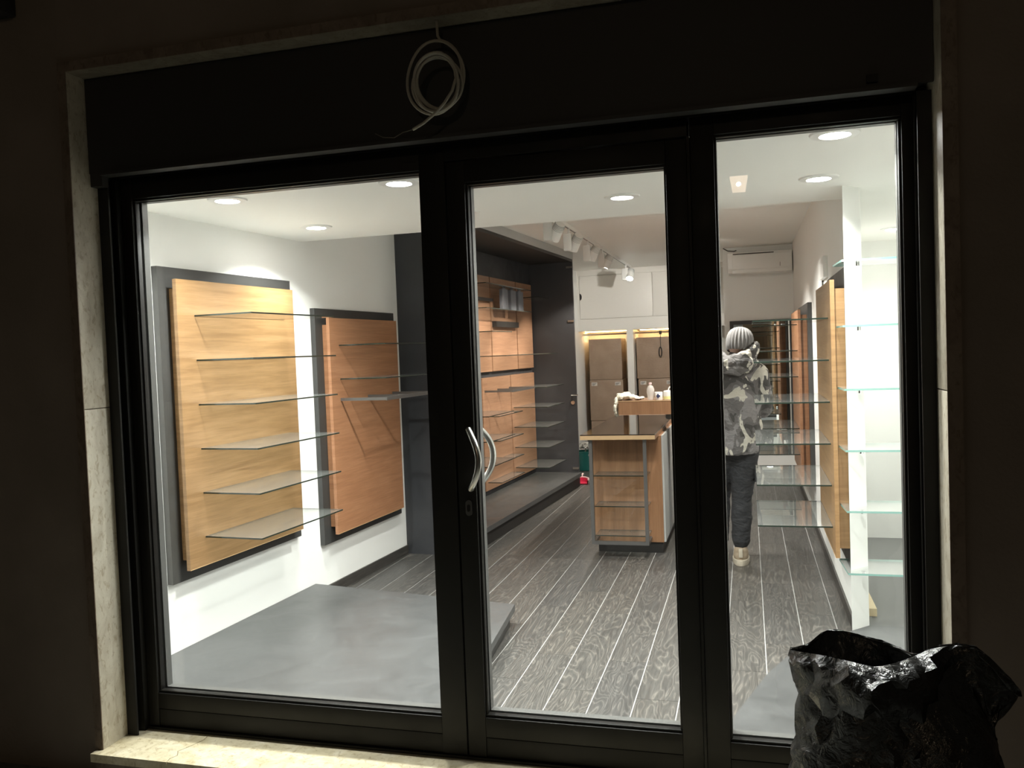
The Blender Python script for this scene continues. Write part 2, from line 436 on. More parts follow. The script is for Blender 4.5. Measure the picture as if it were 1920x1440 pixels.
# skirting
o = MB().box((1.42, 2.79), (0, 0.012), (0, 0.072), LW).build('baseboard_left', M['skirt']); struct('', o, 'dark wood skirting along the left wall', 'skirting')
o = box('baseboard_right', (XR-0.012, XR), (5.03, 10.58), (0, 0.072), M['skirt']); struct('', o, 'dark skirting along the right partition wall', 'skirting')

# display platforms
o = MB().prism([(-2.948, 3.325), (-1.255, 3.325), (-1.314, 4.137), (-1.378, 4.844), (-2.832, 5.10)], 0.085, 0.125)
pl = thing('display_platform', (-2.1, 4.2, 0), 'low wide grey display platform inside the left shop window', 'platform')
o.build('deck', M['platform'], pl)
MB().prism([(-2.945, 3.34), (-1.285, 3.34), (-1.344, 4.13), (-1.408, 4.83), (-2.832, 5.07)], 0.0, 0.085).build('plinth', M['backing'], pl)
pr = thing('display_platform', (0.4, 3.9, 0), 'low grey corner platform behind the right window and rubbish bag', 'platform')
MB().prism([(-0.10, 3.32), (1.49, 3.32), (1.49, 4.77), (0.582, 4.77), (0.482, 4.665), (0.35, 4.53), (0.17, 4.30), (0.05, 4.0), (-0.095, 3.5)], 0.085, 0.12).build('deck', M['platform'], pr)
MB().prism([(-0.07, 3.34), (1.49, 3.34), (1.49, 4.75), (0.582, 4.75), (0.482, 4.64), (0.36, 4.50), (0.19, 4.28), (0.08, 3.99), (-0.07, 3.49)], 0.0, 0.085).build('plinth', M['backing'], pr)

# ------------------------------------------------------------------ facade
YF = 2.97
XL_, XR_, ZT = -2.69, 0.605, 2.855
def facade(name, x, z, label): 
    o = box(name, x, (YF+0.008, 3.30), z, M['plaster']); struct(name, o, label, 'wall')
facade('wall_front_left', (-7.0, XL_-0.04), (-0.12, 6.0), 'dark plastered street wall left of the shop front')
facade('wall_front_right', (XR_+0.045, 6.0), (-0.12, 6.0), 'dark plastered street wall right of the shop front')
facade('wall_front_top', (XL_-0.04, XR_+0.045), (ZT+0.04, 6.0), 'dark plastered street wall above the shop front')
# inside lining of the front wall
o = box('wall_front_inner_right', (0.64, 1.5), (3.30, 3.32), (-0.05, ZC), M['wall']); struct('', o, 'white inner face of the street wall beside the right window', 'wall')
o = box('wall_front_inner_left', (-3.2, -2.72), (3.30, 3.32), (-0.05, ZC), M['wall']); struct('', o, 'white inner face of the street wall beside the left window', 'wall')
# stone surround
t1 = thing('trim_1', (XL_, 3.1, 0), 'pale stone jamb lining the left side of the shop opening', 'stone jamb', kind='structure')
box('stone_slab', (XL_-0.04, XL_), (YF, 3.30), (0.0, 1.452), M['stone'], t1, bevel=0.003)
box('stone_slab', (XL_-0.04, XL_), (YF, 3.30), (1.455, ZT+0.04), M['stone'], t1, bevel=0.003)
box('edge_strip', (XL_-0.04, XL_-0.0005), (YF-0.004, YF), (0.0, ZT+0.04), M['stone_dark'], t1)
t2 = thing('trim_2', (XR_, 3.1, 0), 'pale stone jamb lining the right side of the shop opening', 'stone jamb', kind='structure')
box('stone_slab', (XR_, XR_+0.045), (YF, 3.30), (0.0, 1.452), M['stone'], t2, bevel=0.003)
box('stone_slab', (XR_, XR_+0.045), (YF, 3.30), (1.455, ZT+0.04), M['stone'], t2, bevel=0.003)
box('edge_strip', (XR_+0.0005, XR_+0.045), (YF-0.004, YF), (0.0, ZT+0.04), M['stone_dark'], t2)
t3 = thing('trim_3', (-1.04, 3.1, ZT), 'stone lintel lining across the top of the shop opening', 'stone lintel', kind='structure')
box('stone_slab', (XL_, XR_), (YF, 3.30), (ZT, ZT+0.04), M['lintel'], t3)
box('edge_strip', (XL_, XR_), (YF-0.004, YF), (ZT+0.0005, ZT+0.04), M['stone_dark'], t3)
# marble sill: two slabs with a broken joint
t4 = thing('trim_4', (-1.0, 3.08, -0.035), 'beige marble threshold slab with a cracked joint at its left end', 'sill', kind='structure')
jag = [(-2.345, 2.925), (-2.352, 2.955), (-2.338, 2.985), (-2.362, 3.02), (-2.343, 3.06), (-2.332, 3.09), (-2.318, 3.13), (-2.322, 3.17), (-2.30, 3.30)]
MB().prism([(XL_-0.03, 2.925)] + jag + [(XL_-0.03, 3.30)], -0.035, 0.0).build('marble_slab', M['marble'], t4)
MB().prism([(x+0.0035, y) for x, y in reversed(jag)] + [(0.66, 2.925), (0.66, 3.30)], -0.035, 0.0).build('marble_slab', M['marble'], t4)
# pavement
o = box('ground_pavement', (-12, 12), (-9, 2.99), (-0.30, -0.11), M['asphalt']); struct('', o, 'dim grey pavement in front of the shop', 'pavement')
box('riser_stone', (XL_-0.02, 0.65), (2.945, 2.99), (-0.11, -0.035), M['stone_dark'], t4)

# ------------------------------------------------------------------ shop front: shutter box, guides, door leaves, fixed window
sb = thing('roller_shutter_box', (-1.04, 3.15, 2.45), 'long black roller shutter box above the glazed doors', 'shutter box')
box('front_panel', (XL_+0.002, XR_-0.002), (3.07, 3.085), (2.455, ZT-0.003), M['shutter'], sb)
box('bottom_lip', (XL_+0.06, XR_-0.05), (3.062, 3.12), (2.443, 2.456), M['shutter'], sb)
box('rear_box', (XL_+0.002, XR_-0.002), (3.085, 3.29), (2.475, ZT-0.003), M['shutter'], sb)
box('end_bracket', (XL_+0.002, XL_+0.06), (3.075, 3.112), (2.40, 2.455), M['shutter'], sb)
box('lock_tab', (0.40, 0.435), (3.055, 3.07), (2.47, 2.495), M['alu'], sb)
for nm, lab, x0, x1 in (('shutter_guide', 'black shutter guide channel against the left stone jamb', XL_+0.001, XL_+0.052), ('shutter_guide', 'black shutter guide channel against the right stone jamb', XR_-0.045, XR_-0.001)):
    g = thing(nm, ((x0+x1)/2, 3.16, 0), lab, 'shutter guide', 'shutter guides')
    box('flange', (x0, x1), (3.115, 3.125), (0, 2.44), M['alu'], g)
    box('flange', (x0, x1), (3.165, 3.19), (0, 2.44), M['alu'], g)
    box('web', (x0, x0+0.006) if x0 < 0 else (x1-0.006, x1), (3.125, 3.165), (0, 2.44), M['gasket'], g)

FY0, FY1 = 3.195, 3.285
def leaf(name, x0, x1, zt, gx0, gx1, gz0, gz1, label, cat, sill=True):
    """one glazed leaf; g* is the visible glass opening"""
    r = thing(name, ((x0+x1)/2, 3.24, 0), label, cat, kind='structure')
    box('stile', (x0, gx0-0.008), (FY0, FY1), (0.012, zt), M['alu'], r, bevel=0.004)
    box('stile', (gx1+0.008, x1), (FY0, FY1), (0.012, zt), M['alu'], r, bevel=0.004)
    box('top_rail', (gx0-0.008, gx1+0.008), (FY0, FY1), (gz1+0.008, zt), M['alu'], r, bevel=0.004)
    box('bottom_rail', (gx0-0.008, gx1+0.008), (FY0+0.001, FY1), (0.092, gz0-0.010), M['alu'], r, bevel=0.003)
    box('kick_panel', (gx0-0.008, gx1+0.008), (FY0+0.004, FY1), (0.012, 0.089), M['alu'], r, bevel=0.003)
    # beads
    box('glazing_bead', (gx0-0.008, gx1+0.008), (FY0+0.010, FY0+0.04), (gz0-0.010, gz0), M['alu'], r, bevel=0.003)
    box('glazing_bead', (gx0-0.008, gx1+0.008), (FY0+0.014, FY0+0.04), (gz1, gz1+0.008), M['alu'], r, bevel=0.002)
    box('glazing_bead', (gx0-0.008, gx0), (FY0+0.014, FY0+0.04), (gz0, gz1), M['alu'], r, bevel=0.002)
    box('glazing_bead', (gx1, gx1+0.008), (FY0+0.014, FY0+0.04), (gz0, gz1), M['alu'], r, bevel=0.002)
    for a in ((gx0-0.008, gx0), (gx1, gx1+0.008)):
        box('inner_bead', a, (3.251, FY1+0.002), (gz0-0.006, gz1+0.006), M['alu_grey'], r)
    box('inner_bead', (gx0, gx1), (3.251, FY1+0.002), (gz0-0.008, gz0+0.0), M['alu_grey'], r)
    box('inner_bead', (gx0, gx1), (3.251, FY1+0.002), (gz1, gz1+0.008), M['alu_grey'], r)
    MB().box((gx0-0.006, gx1+0.006), (3.2425, 3.2485), (gz0-0.006, gz1+0.006)).build('glass_pane', M['glass'], r)
    return r
leafL = leaf('door_1', -2.638, -1.130, 2.452, -2.577, -1.243, 0.172, 2.352, 'wide left glazed door leaf with black aluminium frame', 'door')
leafM = leaf('door_2', -1.124, -0.196, 2.380, -1.041, -0.281, 0.181, 2.288, 'middle glazed door leaf with curved steel pull handle', 'door')
leafR = leaf('window_1', -0.184, 0.562, 2.452, -0.091, 0.516, 0.164, 2.376, 'tall narrow fixed glass window right of the doors', 'window')
tf = thing('trim_5', (-1.04, 3.24, 2.38), 'black aluminium frame rails around the shop doors', 'door frame', kind='structure')
box('transom', (-1.128, -0.192), (FY0-0.006, FY1), (2.386, 2.452), M['alu'], tf, bevel=0.003)
box('head_rail', (-2.638, 0.562), (FY0-0.008, FY1), (2.453, 2.472), M['alu'], tf)
box('side_filler', (XL_+0.001, -2.640), (3.192, 3.29), (0.0, 2.47), M['alu'], tf)
box('side_filler', (0.564, XR_-0.001), (3.192, 3.29), (0.0, 2.47), M['alu'], tf)
box('threshold_bar', (-2.638, 0.562), (FY0-0.01, FY1), (0.0, 0.011), M['alu'], tf)
box('mullion_cover', (-0.195, -0.185), (FY0-0.004, FY1), (0.012, 2.385), M['alu'], tf)
# handles
def arc_handle(yo, yd, name, xshift=0.0):
    pts = []
    for i in range(25):
        a = -1.0 + 2.0*i/24
        pts.append((-1.068 + xshift + 0.050*(1-a*a), yo + yd*(0.25 + 0.75*(1-abs(a)**3)), 1.212 + 0.118*a))
    b = MB().tube(pts, [0.012 + 0.0015*(1-abs(-1+2*i/24)) for i in range(25)], 12)
    for i in (0, 24):
        p = Vector(pts[i]); b.tube([(p.x, yo, p.z), tuple(p)], 0.011, 12)
    return b.build(name, M['steel'], leafM, smooth='auto')
tag(arc_handle(FY0, -0.055, 'pull_handle'), 'curved brushed steel pull handle')
tag(arc_handle(FY1, 0.055, 'pull_handle'), 'curved brushed steel handle on the inner side')
b = MB()
def stadium(cx, y0, y1, cz, w, h, n=10):
    pts = []
    for i in range(n+1): a = math.pi*i/n; pts.append((cx+w/2*math.cos(a), cz+(h-w)/2+w/2*math.sin(a)))
    for i in range(n+1): a = math.pi+math.pi*i/n; pts.append((cx+w/2*math.cos(a), cz-(h-w)/2+w/2*math.sin(a)))
    k = len(pts); mb = MB()
    mb.add([(x, y0, z) for x, z in pts]+[(x, y1, z) for x, z in pts], [tuple(range(k)), tuple(range(2*k-1, k-1, -1))]+[(i, k+i, k+(i+1) % k, (i+1) % k) for i in range(k)])
    return mb
lk = stadium(-1.082, FY0-0.006, FY0, 1.017, 0.026, 0.062).build('lock_plate', M['steel_dark'], leafM, smooth='auto')
stadium(-1.082, FY0-0.010, FY0-0.006, 1.017, 0.012, 0.028).build('keyhole', M['alu'], lk, smooth='auto')
# ================================================================== DISPLAY PANELS
def wall_panel(name, fr, s0, s1, z0, z1, label, wood, shelves, sh_s, sh_o, out=1.0, backing=None, rail=None, inset=0.035):
    """layered panel: dark backing, recessed spacer, wooden face board with slots, glass shelves; fr maps (s, o, z)"""
    p = fr((s0+s1)/2, 0.05, z0)
    r = thing(name, tuple(p), label, 'display panel', 'wall display panels')
    bs0, bs1, bz0, bz1 = backing
    MB().box((bs0, bs1), (0.0, 0.035), (bz0, bz1), fr).build('backing_board', M['backing'], r)
    MB().box((s0+inset, s1-inset), (0.035, 0.088), (z0+0.045, z1-0.045), fr).build('spacer_board', M[wood], r)
    # face board as strips between the slots so each slot is a real groove
    wb = MB().box((s0, s1), (0.088, 0.110), (z0, z1), fr).build('wood_board', M[wood], r)
    MB().box((s0, s1), (0.1095, 0.1106), (z0, z0+0.003), fr).build('edge_band', M['oak_edge'], wb)
    for z in shelves:
        shelf(r, fr, (sh_s[0], sh_s[1]), (0.111, sh_o), z)
    return r
LZ = [0.704 + 0.2347*i for i in range(6)]
p1 = wall_panel('wall_display_panel', LW, 0.077, 1.128, 0.556, 2.068, 'golden oak wall panel with six glass shelves nearest the left window', 'oak', LZ, (0.205, 1.02), 0.465, backing=(0.03, 1.215, 0.49, 2.135))
M2Z = [1.482, 1.714]
p2 = wall_panel('wall_display_panel', LW, 1.545, 2.545, 0.430, 1.905, 'reddish oak wall panel with hanging rail beside the charcoal unit', 'oak_red', M2Z, (1.66, 2.43), 0.465, backing=(1.49, 2.65, 0.363, 1.972))
def hang_rail(parent, fr, s0, s1, o0, o1, z):
    sm = (s0+s1)/2
    r = MB().box((s0, s1), (o1-0.006, o1), (z-0.012, z+0.012), fr).build('hanging_rail', M['steel_dark'], parent)
    for s in (s0, sm, s1): MB().box((s-0.003, s+0.003), (o0, o1-0.006), (z-0.010, z+0.010), fr).build('rail_arm', M['steel_dark'], r)
    return r
hang_rail(p2, LW, 1.655, 2.43, 0.11, 0.465, 1.345)

# right wall: mirror frame of the left one; o runs out of the wall towards -x
class RFrame:
    def __call__(s, a, o, z): return Vector((XR-o, a, z))
RW = RFrame()
RZ = [0.600, 0.8285, 1.057, 1.286, 1.515, 1.743]
p3 = wall_panel('wall_display_panel', RW, 4.80, 5.76, 0.465, 1.945, 'oak wall panel with six glass shelves nearest on the right wall', 'oak', RZ, (4.93, 5.72), 0.505, backing=(4.735, 5.83, 0.40, 2.01))
p4 = wall_panel('wall_display_panel', RW, 7.80, 8.95, 0.445, 1.90, 'reddish oak wall panel with glass shelves farther along the right wall', 'oak_red', [0.62, 0.85, 1.08, 1.31, 1.54, 1.77], (7.93, 8.80), 0.49, backing=(7.70, 9.05, 0.39, 1.955))

# ------------------------------------------------------------------ black shelving unit on the left wall
U0, U1, UO, UZ = 2.79, 6.285, 0.558, 2.69
un = thing('shelving_unit', tuple(LW(4.5, 0.28, 0)), 'tall charcoal alcove unit with wood back panels and glass shelves', 'shelving unit')
MB().box((U0, U0+0.03), (0.0, UO), (0.0, UZ), LW).build('side_panel', M['charcoal'], un)
far_side = MB().box((U1, U1+0.03), (0.0, UO), (0.0, UZ), LW).build('side_panel', M['charcoal'], un)
MB().box((U0+0.03, U1), (0.0, 0.02), (0.0, UZ), LW).build('back_board', M['charcoal'], un)
MB().box((U0+0.03, U1), (0.02, UO), (UZ-0.03, UZ), LW).build('top_board', M['plinth'], un)
MB().box((U0, U1+0.03), (0.02, UO+0.005), (UZ, ZR), LW).build('filler_strip', M['greyside'], un)
MB().box((U0+0.03, U1), (0.02, UO+0.03), (0.122, 0.165), LW).build('bench_board', M['platform'], un)
MB().box((U0+0.03, U1), (0.02, UO), (0.0, 0.122), LW).build('bench_plinth', M['plinth'], un)
for a, b_ in ((2.83, 3.19), (3.22, 3.995), (4.025, 4.825), (4.855, 5.660), (5.690, 6.25)):
    MB().box((a, b_), (0.02, 0.05), (1.432, 2.415), LW).build('wood_panel', M['oak_rose'], un)
for a, b_ in ((2.83, 3.64), (3.67, 4.49), (4.52, 5.375), (5.405, 6.25)):
    MB().box((a, b_), (0.02, 0.05), (0.222, 1.372), LW).build('wood_panel', M['oak_rose'], un)
for z in (0.330, 0.556, 0.782, 1.003): shelf(un, LW, (5.46, 6.16), (0.051, 0.445), z)
shelf(un, LW, (5.46, 6.16), (0.051, 0.445), 1.222)
for z in (0.575, 0.808, 1.040): shelf(un, LW, (3.75, 4.46), (0.051, 0.40), z)
for z in (0.30, 0.50, 0.725, 0.975): shelf(un, LW, (4.58, 5.33), (0.051, 0.20), z)
hang_rail(un, LW, 4.58, 5.33, 0.05, 0.35, 1.235)
shelf(un, LW, (4.2, 5.62), (0.051, 0.25), 2.300)
shelf(un, LW, (4.2, 5.62), (0.051, 0.25), 2.060)
shelf(un, LW, (4.3, 6.10), (0.051, 0.40), 1.590)
shelf(un, LW, (5.75, 6.15), (0.051, 0.30), 2.235)
shelf(un, LW, (4.2, 4.78), (0.051, 0.30), 1.83)
MB().box((4.87, 5.60), (0.051, 0.10), (1.895, 1.955), LW).build('dark_ledge', M['plinth'], un)
MB().box((4.3, 4.80), (0.051, 0.10), (2.155, 2.185), LW).build('dark_ledge', M['plinth'], un)
# hardware on the far side panel
for i, z in enumerate((0.215, 1.965, 2.60)):
    MB().box((U1-0.008, U1), (UO-0.075, UO-0.002), (z-0.012, z+0.012), LW).build('hinge_plate', M['steel'], far_side)
hb = MB().tube([LW(U1-0.002, UO-0.04, 1.09), LW(U1-0.05, UO-0.04, 1.09), LW(U1-0.055, UO-0.05, 1.09), LW(U1-0.055, UO+0.03, 1.09)], 0.010, 10)
hb.build('lever_handle', M['chrome'], far_side, smooth='auto')
MB().tube([LW(U1-0.012, UO-0.045, 1.0), LW(U1, UO-0.045, 1.0)], 0.024, 16).build('lock_rose', M['chrome'], far_side, smooth='auto')
# three grey display sleeves standing on the upper shelf
for i, (s, lab) in enumerate(((4.93, 'leftmost of three upright grey display sleeves on the upper glass shelf'), (5.19, 'middle of three upright grey display sleeves on the upper glass shelf'), (5.44, 'rightmost of three upright grey display sleeves on the upper glass shelf'))):
    t = thing('display_sleeve', tuple(LW(s, 0.17, 2.068)), lab, 'display sleeve', 'grey sleeves on the unit shelf')
    MB().box((s-0.085, s+0.085), (0.15, 0.19), (2.068, 2.285), LW).build('card_body', M['greybox'], t, bevel=0.006)
    MB().box((s-0.03, s+0.03), (0.160, 0.180), (2.285, 2.298), LW).build('hang_tab', M['greybox'], t)

# ------------------------------------------------------------------ corner glass shelves at the right window
gs = [2.02, 1.690, 1.368, 1.056, 0.745, 0.425]
names = ['topmost', 'second', 'third', 'fourth', 'fifth', 'lowest']
for z, nm in zip(gs, names):
    t = thing('corner_glass_shelf', (0.85, 4.9, z), '%s of the six teal-edged glass shelves behind the right window' % nm, 'glass shelf', 'teal-edged shelves in the right corner')
    pts = [(0.482, 4.66), (1.3, 4.66), (1.3, 5.03), (0.462, 5.03)]
    pts = [(0.487, 4.89), (1.495, 4.87), (1.495, 5.20), (0.463, 5.20)] if False else [(0.466, 4.61), (1.495, 4.60), (1.495, 4.92), (0.452, 4.92)]
    mb = MB(); n = len(pts)
    P = [Vector((x, y, z)) for x, y in pts] + [Vector((x, y, z+0.010)) for x, y in pts]
    mb.add(P, [(3, 2, 1, 0), (4, 5, 6, 7)], 0); 
    for i in range(4): mb.f.append([i, (i+1) % 4, 4+(i+1) % 4, 4+i]); mb.mi.append(1)
    mb.build('glass_sheet', [M['shelf'], M['shelf_edge_teal']], t)
    MB().tube([(0.55, 4.70, z), (0.55, 4.70, z-0.018)], 0.012, 12).build('shelf_stud', M['chrome'], t, smooth='auto')
o = MB().box((0.640, 0.690), (5.32, 5.85), (0.0, 0.045)).build('timber_batten', M['timber'])
tag(o, 'short pale timber batten lying on the side room floor', 'batten')

# ------------------------------------------------------------------ ceiling downlights
def downlight(x, y, label, z=ZC, power=DOWNLIGHT_W):
    t = thing('ceiling_downlight', (x, y, z), label, 'downlight', 'round ceiling downlights')
    MB().lathe([(0.053, -0.001), (0.058, -0.010), (0.090, -0.007), (0.094, 0.0), (0.053, 0.0)], (x, y, z), 40).build('bezel', M['whiteplastic'], t, smooth='auto')
    MB().lathe([(0.001, -0.006), (0.052, -0.006), (0.052, -0.001), (0.001, -0.001)], (x, y, z), 40).build('diffuser', M['led'], t, smooth='auto')
    disk_lamp('downlight_lamp', (x, y, z-0.014), power, 0.050, spread=2.32, parent=t)
    return t
downlight(-2.386, 3.62, 'round downlight in the front row closest to the left wall')
downlight(-1.49, 3.60, 'round downlight in the front row above the left door edge')
downlight(-0.60, 3.58, 'round downlight in the front row above the middle door')
downlight(0.339, 3.482, 'large bright round downlight just inside the top of the right window')
downlight(-2.434, 4.585, 'round downlight in the second row closest to the left wall')
downlight(-1.50, 4.52, 'round downlight in the second row behind the door mullion')
downlight(-0.605, 4.44, 'round downlight in the second row seen through the middle door')
downlight(0.350, 4.387, 'round downlight in the second row beside the white pillar')
downlight(1.03, 6.664, 'round downlight on the side room ceiling at the right edge', power=7.5)

# ------------------------------------------------------------------ track lights
def track(x0, y0, x1, y1, label):
    t = thing('light_track', ((x0+x1)/2, (y0+y1)/2, ZR-0.03), label, 'light track', 'ceiling light tracks')
    d = Vector((x1-x0, y1-y0, 0)).normalized(); fr = Frame((x0, y0), t=(d.x, d.y)); L = math.hypot(x1-x0, y1-y0)
    MB().box((0, L), (-0.018, 0.018), (ZR-0.032, ZR), fr).build('rail', M['whiteplastic'], t)
    MB().box((0.01, L-0.01), (-0.006, 0.006), (ZR-0.0335, ZR-0.032), fr).build('conductor_slot', M['steel_dark'], t)
    MB().box((L, L+0.03), (-0.02, 0.02), (ZR-0.034, ZR), fr).build('end_cap', M['whiteplastic'], t)
    return t
track(-1.555, 5.6, -1.56, 12.0, 'white ceiling light track running to the back on the left')
track(-0.42, 5.8, -0.42, 10.2, 'white ceiling light track hidden behind the right mullion')
def head(x, y, target, label, power, lit_col=(1, 0.88, 0.75), size=1.2):
    zt = ZR-0.034
    t = thing('track_spotlight', (x, y, zt), label, 'spotlight', 'white track spotlights')
    MB().tube([(x, y, zt), (x, y, zt-0.055)], 0.012, 12).build('stem', M['whiteplastic'], t, smooth='auto')
    MB().box((x-0.045, x+0.03), (y-0.035, y+0.035), (zt-0.20, zt-0.045)).build('driver_box', M['whiteplastic'], t, bevel=0.004)
    c = Vector((x+0.06, y+0.01, zt-0.125)); d = (Vector(target)-c).normalized()
    a, b_ = c - d*0.075, c + d*0.075
    MB().tube([a, a+d*0.05, b_], [0.040, 0.046, 0.054], 24).build('lamp_barrel', M['whiteplastic'], t, smooth='auto')
    for k in range(5):
        q = a + d*(0.006+0.012*k); MB().tube([q, q+d*0.004], 0.0475, 24).build('cooling_fin', M['greyside'], t, smooth='auto')
    MB().tube([b_+d*0.0005, b_+d*0.002], 0.044, 24).build('lens', M['led_spot'], t, smooth='auto')
    spot_lamp('spot_lamp', tuple(b_+d*0.01), target, power, size, lit_col, 0.04, t)
    return t
tl = lambda s, z: tuple(LW(s, 0.05, z))
for y, tg, lab, pw in ((6.95, tl(4.2, 1.1), 'first track spotlight from the front, half hidden by the lowered ceiling', SPOT_W), (7.75, tl(4.9, 1.1), 'second track spotlight from the front aimed at the charcoal unit', SPOT_W), (8.72, tl(5.4, 1.0), 'third track spotlight from the front with ribbed barrel', SPOT_W), (9.62, tl(6.05, 0.9), 'fourth track spotlight from the front near the back cabinets', SPOT_W)):
    head(-1.557, y, tg, lab, pw)
head(-1.557, 11.55, (-1.75, 9.7, 0.0), 'last track spotlight with its glowing lens facing the street', SPOT_W*0.5, (1, 0.93, 0.84), 1.4)
for y, tg, lab in ((6.4, (0.1, 6.9, 0.0), 'spotlight on the right track nearest the street'), (7.9, (-0.2, 8.4, 0.0), 'middle spotlight on the right track'), (9.4, (-1.62, 12.3, 1.55), 'spotlight on the right track nearest the mirror')):
    head(-0.42, y, tg, lab, SPOT_W*(0.8 if y > 9 else 0.9), (1, 0.96, 0.90), 1.05 if y > 9 else 2.2)

# ------------------------------------------------------------------ built-in cabinets at the back
cb = thing('built_in_cabinet', (-1.3, 12.6, 0), 'white built-in back cabinet with lit open bays full of cartons', 'cabinet')
XA, XB, XD, XE, XF, XG = -2.465, -2.377, -1.675, -1.580, -0.90, -0.262
for a, b_ in ((XA, XB), (XD, XE), (XF, XF+0.09)):
    box('upright', (a, b_), (YB, 12.98), (0, 1.885), M['lacquer'], cb)
box('upright', (XG-0.03, XG-0.001), (YB, 12.98), (0, 1.885), M['lacquer'], cb)
box('fascia', (XA, XG-0.001), (YB, YB+0.02), (1.885, 2.055), M['lacquer'], cb)
box('top_fascia', (XA, XG-0.001), (YB, YB+0.02), (2.69, ZR), M['lacquer'], cb)
box('carcass', (XA, XG-0.001), (YB+0.02, 12.98), (1.90, ZR), M['lacquer'], cb)
box('left_filler', (XA, -2.345), (YB, YB+0.02), (2.055, 2.69), M['lacquer'], cb)
for i, (a, b_) in enumerate(((-2.34, -1.292), (-1.284, -0.80), (-0.792, XG-0.004))):
    dd = box('upper_door', (a, b_), (YB-0.001, YB+0.019), (2.062, 2.684), M['lacquer'], cb, bevel=0.002)
    if i == 0: MB().add([(a+0.001+0.030*math.cos(q), yy, 2.385+0.050*math.sin(q)) for yy in (YB-0.0025, YB+0.002) for q in [-math.pi/2+math.pi*i_/12 for i_ in range(13)]], [tuple(range(13)), tuple(range(25, 12, -1))]+[(i_, 13+i_, 14+i_, i_+1) for i_ in range(12)]+[(12, 25, 13, 0)]).build('finger_hole', M['gasket'], dd)
for x0, x1 in ((XB, XD), (XE, XF)):
    r = MB().tube([(x0, 12.55, 1.835), (x1, 12.55, 1.835)], 0.014, 14).build('hanging_rod', M['chrome'], cb, smooth='auto')
    box('light_strip', (x0+0.05, x1-0.05), (12.72, 12.76), (1.875, 1.884), M['led_warm'], cb)
# cartons
def carton(x0, x1, y0, y1, z0, z1, label, stickers=True, glint=0):
    t = thing('cardboard_carton', ((x0+x1)/2, (y0+y1)/2, z0), label, 'carton', 'brown cartons in the back bays')
    MB().box((x0, x1), (y0, y1), (z0, z1)).build('carton_body', M['card'], t, bevel=0.012)
    box('tape', (x0+0.012, x1-0.012), (y0-0.0015, y0+0.002), ((z0+z1)/2-0.004, (z0+z1)/2+0.004), M['card_flap'], t)
    if stickers:
        for sx in (x0+0.03, x1-0.12):
            s = box('sticker', (sx, sx+0.085), (y0-0.002, y0+0.001), (z1-0.085, z1-0.035), M['sticker'], t)
            for k in range(3): box('printed_line', (sx+0.008, sx+0.045+0.014*k), (y0-0.003, y0-0.002), (z1-0.078+0.013*k, z1-0.072+0.013*k), M['ink'], s)
    return t
carton(-2.262, -1.78, 12.47, 12.95, 1.166, 1.768, 'top carton in the left lit bay, wrapped in shiny film', False)
carton(-2.268, -1.77, 12.47, 12.95, 0.562, 1.164, 'middle carton in the left lit bay with two white stickers')
carton(-2.262, -1.77, 12.47, 12.95, 0.0, 0.560, 'bottom carton in the left lit bay behind the counter', False)
carton(-1.562, -1.02, 12.47, 12.95, 1.166, 1.766, 'top carton in the right lit bay below the hanging hook', False)
carton(-1.548, -1.02, 12.47, 12.95, 0.562, 1.164, 'lower carton in the right lit bay with two white stickers')
carton(-1.562, -1.02, 12.47, 12.95, 0.0, 0.560, 'bottom carton in the right lit bay behind the counter', False)
t = thing('hanging_hook', (-1.205, 12.44, 1.50), 'dark hook chain hanging in the right lit bay', 'hook')
MB().tube([(-1.205, 12.44, 1.835), (-1.207, 12.44, 1.62)], 0.004, 8).build('cord', M['steel_dark'], t)
rg = [(-1.212+0.020*math.cos(a), 12.44, 1.545+0.070*math.sin(a)) for a in [2*math.pi*i/24 for i in range(25)]]
MB().tube(rg, 0.007, 8, caps=False).build('ring', M['plinth'], t, smooth='auto')
b = MB(); b.tube([(-1.205, 12.44, 1.85), (-1.205, 12.44, 1.80)], 0.018, 12); b.build('clip', M['plinth'], t, smooth='auto')

# ------------------------------------------------------------------ mirror, air conditioner, small wall fittings
mr = thing('wall_mirror', (0.17, YM-0.02, 0.25), 'tall dark-framed mirror on the rear wall behind the person', 'mirror')
mx0, mx1, mz0, mz1, mf = -0.200, 0.528, 0.30, 1.895, 0.045
box('mirror_glass', (mx0+mf, mx1-mf), (YM-0.012, YM-0.001), (mz0+mf, mz1-mf), M['mirror'], mr)
for x, z in (((mx0, mx0+mf), (mz0, mz1)), ((mx1-mf, mx1), (mz0, mz1)), ((mx0+mf, mx1-mf), (mz1-mf, mz1)), ((mx0+mf, mx1-mf), (mz0, mz0+mf))):
    box('frame_bar', x, (YM-0.03, YM-0.0005), z, M['charcoal'], mr)
ac = thing('air_conditioner', (0.18, YM-0.11, 2.43), 'white split air conditioner high on the rear wall', 'air conditioner')
ax0, ax1, az0, az1 = -0.200, 0.520, 2.432, 2.688
prof = [(0, az0+0.05), (-0.05, az0+0.012), (-0.12, az0), (-0.175, az0+0.02), (-0.19, az0+0.07), (-0.19, az1-0.03), (-0.175, az1), (0, az1)]
mb = MB(); k = len(prof)
mb.add([(ax0, YM-0.001+y, z) for y, z in prof]+[(ax1, YM-0.001+y, z) for y, z in prof], [tuple(range(k)), tuple(range(2*k-1, k-1, -1))]+[(i, (i+1) % k, k+(i+1) % k, k+i) for i in range(k)])
mb.build('housing', M['whiteplastic'], ac, bevel=0.006)
box('front_cover', (ax0+0.05, ax1-0.09), (YM-0.196, YM-0.18), (az0+0.06, az1-0.028), M['whiteplastic'], ac, bevel=0.003)
box('intake_slot', (ax0+0.06, ax1-0.20), (YM-0.192, YM-0.17), (az1-0.022, az1-0.012), M['gasket'], ac)
